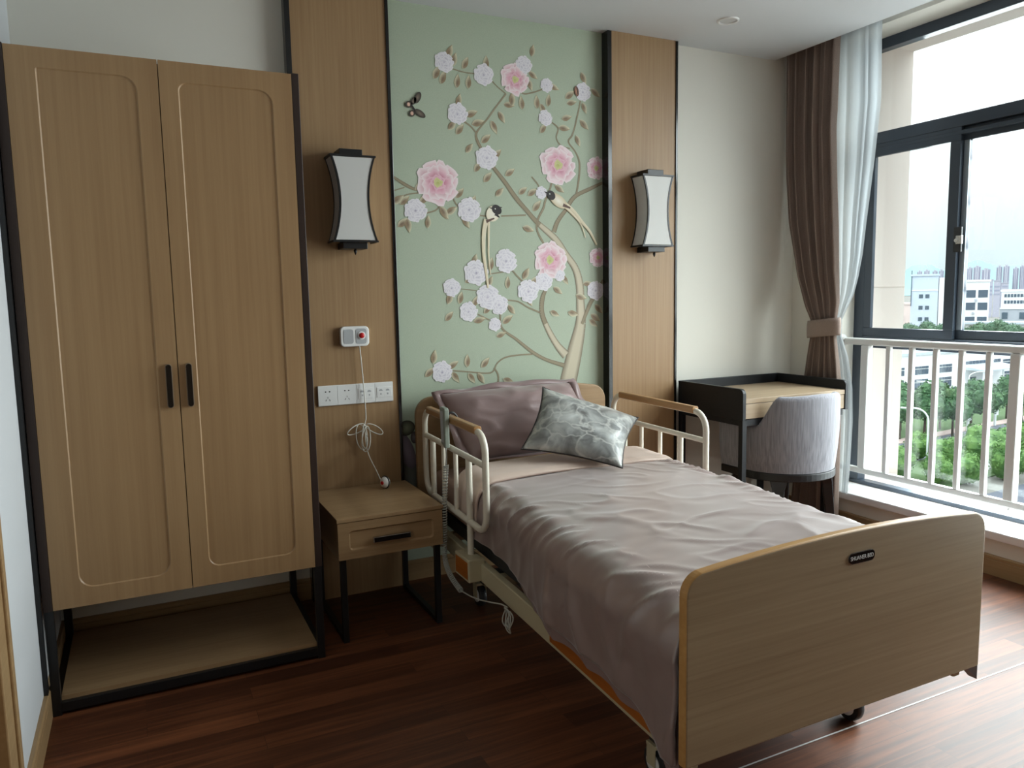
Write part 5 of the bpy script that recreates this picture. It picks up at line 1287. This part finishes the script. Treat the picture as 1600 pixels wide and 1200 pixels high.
NT = [(x*q, y*q) for (x, y), q in zip(NT, (0.99, 1.09, 0.96, 1.03, 0.97, 1.03, 0.97, 1.05, 0.99))]
plant(make_tree('street_tree', '', 'near row of street trees', 4.5, 2.45, 1.95, 3, 'leafA'), [(p[0], p[1], s, r) for p, s, r in zip(NT, (0.78, 0.76, 0.74, 0.80, 0.70, 1.04, 0.94, 1.0, 1.0), (0, 1.1, 2.3, 3.9, 5.0, 0.6, 2.9, 4.4, 1.7))], NL)
MT = [(87.7, 65.9), (88.6, 66.5), (90.7, 64.6), (93.2, 64.2), (95.5, 64.0), (98.6, 63.6), (102.9, 64.2), (109.6, 65.6), (113.5, 65.8)]
ML = ['dark green tree beyond the pavement, first from the outer wall', 'dark green tree beyond the pavement, second from the outer wall', 'tall dark green tree beyond the pavement behind the curved lamp', 'dark green tree beyond the pavement, right of the tall one', 'dark green tree beyond the pavement, before the factory canopy', 'dark green tree beyond the pavement, under the second lamp', 'tall dark green tree beyond the pavement with a clear trunk', 'dark green tree beyond the pavement, before the parked van', 'dark green tree beyond the pavement at the right edge']
MT = [(x*q, y*q) for (x, y), q in zip(MT, (1.0, 1.06, 1.0, 1.06, 1.0, 1.06, 1.0, 1.05, 1.0))]
plant(make_tree('pavement_tree', '', 'far row of street trees', 6.4, 2.5, 2.1, 8, 'leafB', 0.2, 1700), [(p[0], p[1], s, r) for p, s, r in zip(MT, (1.05, 1.1, 1.2, 1.08, 1.04, 1.06, 1.1, 1.02, 1.02), (0, 2.1, 4.3, 1.9, 3.0, 5.6, 0.9, 2.4, 4.8))], ML)
BT = [(140.3, 104.6, -5.2), (144.7, 103.6, -4.8), (145.8, 100.8, -5.4), (147.5, 97.6, -6.0), (147.8, 94.4, -5.0), (150.2, 92.6, -4.5), (150.4, 90.0, -5.3), (152.2, 87.9, -5.7)]
BL = ['dusky green tree in front of the pink block', 'dusky green tree under the grey block, left', 'dusky green tree under the grey block, right', 'dusky green tree before the annex, first', 'taller dusky green tree before the annex, second', 'tallest dusky green tree hiding an annex window', 'dusky green tree before the annex, fourth', 'dusky green tree before the annex, last']
bt_ = []
for q, (x, y, z) in enumerate(BT):
    k = max(1.12, 103.5/y)+0.05*(q % 2)*(q < 7); bt_.append((x*k, y*k, (1.4+(z-1.4)*k-G)/12.8, q*1.1))
plant(make_tree('park_tree', '', 'trees behind the factory', 12.8, 2.9, 2.6, 15, 'leafC', 0.22, 1700), bt_, BL)
# lamps
def lamp(x, y, H, reach, label):
    t = thing('street_lamp', label, 'street lamp', (x, y, G), 'curved street lamps')
    d_ = Vector((-0.6, 0.8, 0)) if reach > 0 else Vector((0.6, -0.8, 0)); r = abs(reach)
    P = [Vector((x, y, G)), Vector((x, y, G+H*0.5)), Vector((x, y, G+H*0.8))]+[Vector((x, y, G+H*0.8))+d_*r*(1-cos(a))*0.7+Vector((0, 0, H*0.2*sin(a))) for a in [pi/2*k/8 for k in range(1, 9)]]
    P.append(P[-1]+d_*r*0.3+Vector((0, 0, -0.02)))
    mb = MB(); mb.tube(P, 0.09, 8); obj('pole', mb, E['pole'], t, smooth=True)
    h_ = P[-1]; hb_ = MB(); hb_.bar(h_-d_*0.1, h_+d_*0.7, 0.3, 0.14); obj('lamp_head', hb_, E['pole'], t, bevel=0.03)
lamp(75.3, 53.2, 6.7, 2.0, 'white curved street lamp among the near street trees')
lamp(129.5, 84.2, 5.0, -2.6, 'white curved street lamp in front of the factory canopy')
lamp(119.7, 84.0, 3.9, 1.8, 'small curved street lamp left of the factory canopy')
for k, (x, y) in enumerate(((100.3, 65.1), (105.0, 65.6), (107.5, 65.9))):
    t = thing('sign_post', ['white sign post with square board beside the tree trunks, left one', 'white sign post beside the tree trunks, middle one', 'white sign post beside the tree trunks, right one'][k], 'sign', (x, y, G), 'white sign posts')
    obj('post', MB().box(x-0.12, x+0.12, y-0.12, y+0.12, G+0.1, G+2.2), E['pole'], t); obj('board', MB().box(x-0.45, x+0.45, y-0.18, y-0.12, G+1.6, G+2.6), E['pole'], t)
# cars
def car(x, y, rot, H, label):
    t = thing('parked_car', label, 'car', (x, y, G), 'cars by the factory')
    R = Matrix.Rotation(rot, 3, 'Z'); o = Vector((x, y, G+0.06))
    def tr(mb):
        for v in mb.bm.verts: v.co = R @ v.co + o
        return mb
    k = H/1.5
    bd = MB().prism([(-2.2, 0.32), (2.2, 0.32), (2.25, 0.7), (2.0, 0.88), (1.2, 0.98), (-2.1, 1.0), (-2.25, 0.75)], 'y', -0.88, 0.88)
    obj('body', tr(bd), E['car'], t, bevel=0.08)
    cb = MB().prism([(-2.0, 0.98), (1.25, 0.96), (0.45, 1.46*k), (-1.7, 1.5*k)], 'y', -0.78, 0.78); obj('cabin', tr(cb), E['glass'], t, bevel=0.06)
    rf = MB().prism([(-1.78, 1.45*k), (0.5, 1.42*k), (0.4, 1.52*k), (-1.65, 1.56*k)], 'y', -0.76, 0.76); obj('roof', tr(rf), E['car'], t)
    for a in (-1.35, 1.35):
        for b in (-0.8, 0.8): obj('wheel', tr(MB().lathe([(0.2, -0.1), (0.33, -0.09), (0.33, 0.09), (0.2, 0.1)], (a, b, 0.33), 'y', 14)), E['tyre'], t, smooth=40)
car(148.0, 87.9, 0.1, 1.75, 'white van parked before the factory at right')
for k, (x, y) in enumerate(((134.5, 89.6), (137.3, 89.9), (139.9, 90.0), (142.6, 90.2))):
    car(x, y, 1.35, 1.4, ['white car parked under the factory canopy, first from left', 'white car parked under the factory canopy, second from left', 'white car parked under the factory canopy, third from left', 'white car parked under the factory canopy, fourth from left'][k])
hg_ = MB(); hg_.grid(lambda i, j: Vector((lerp(118, 156, i), 85.5+lerp(-0.55, 0.55, j)+0.2*nz(i*40, j*3), G+1.1*sin(pi*min(max(j, 0.001), 0.999))**0.4*(1+0.15*nz(i*70, j*5)))), 120, 9)
tag(obj('hedge', hg_, E['hedge'], None, smooth=True), 'clipped dark hedge in front of the parked cars', 'hedge')
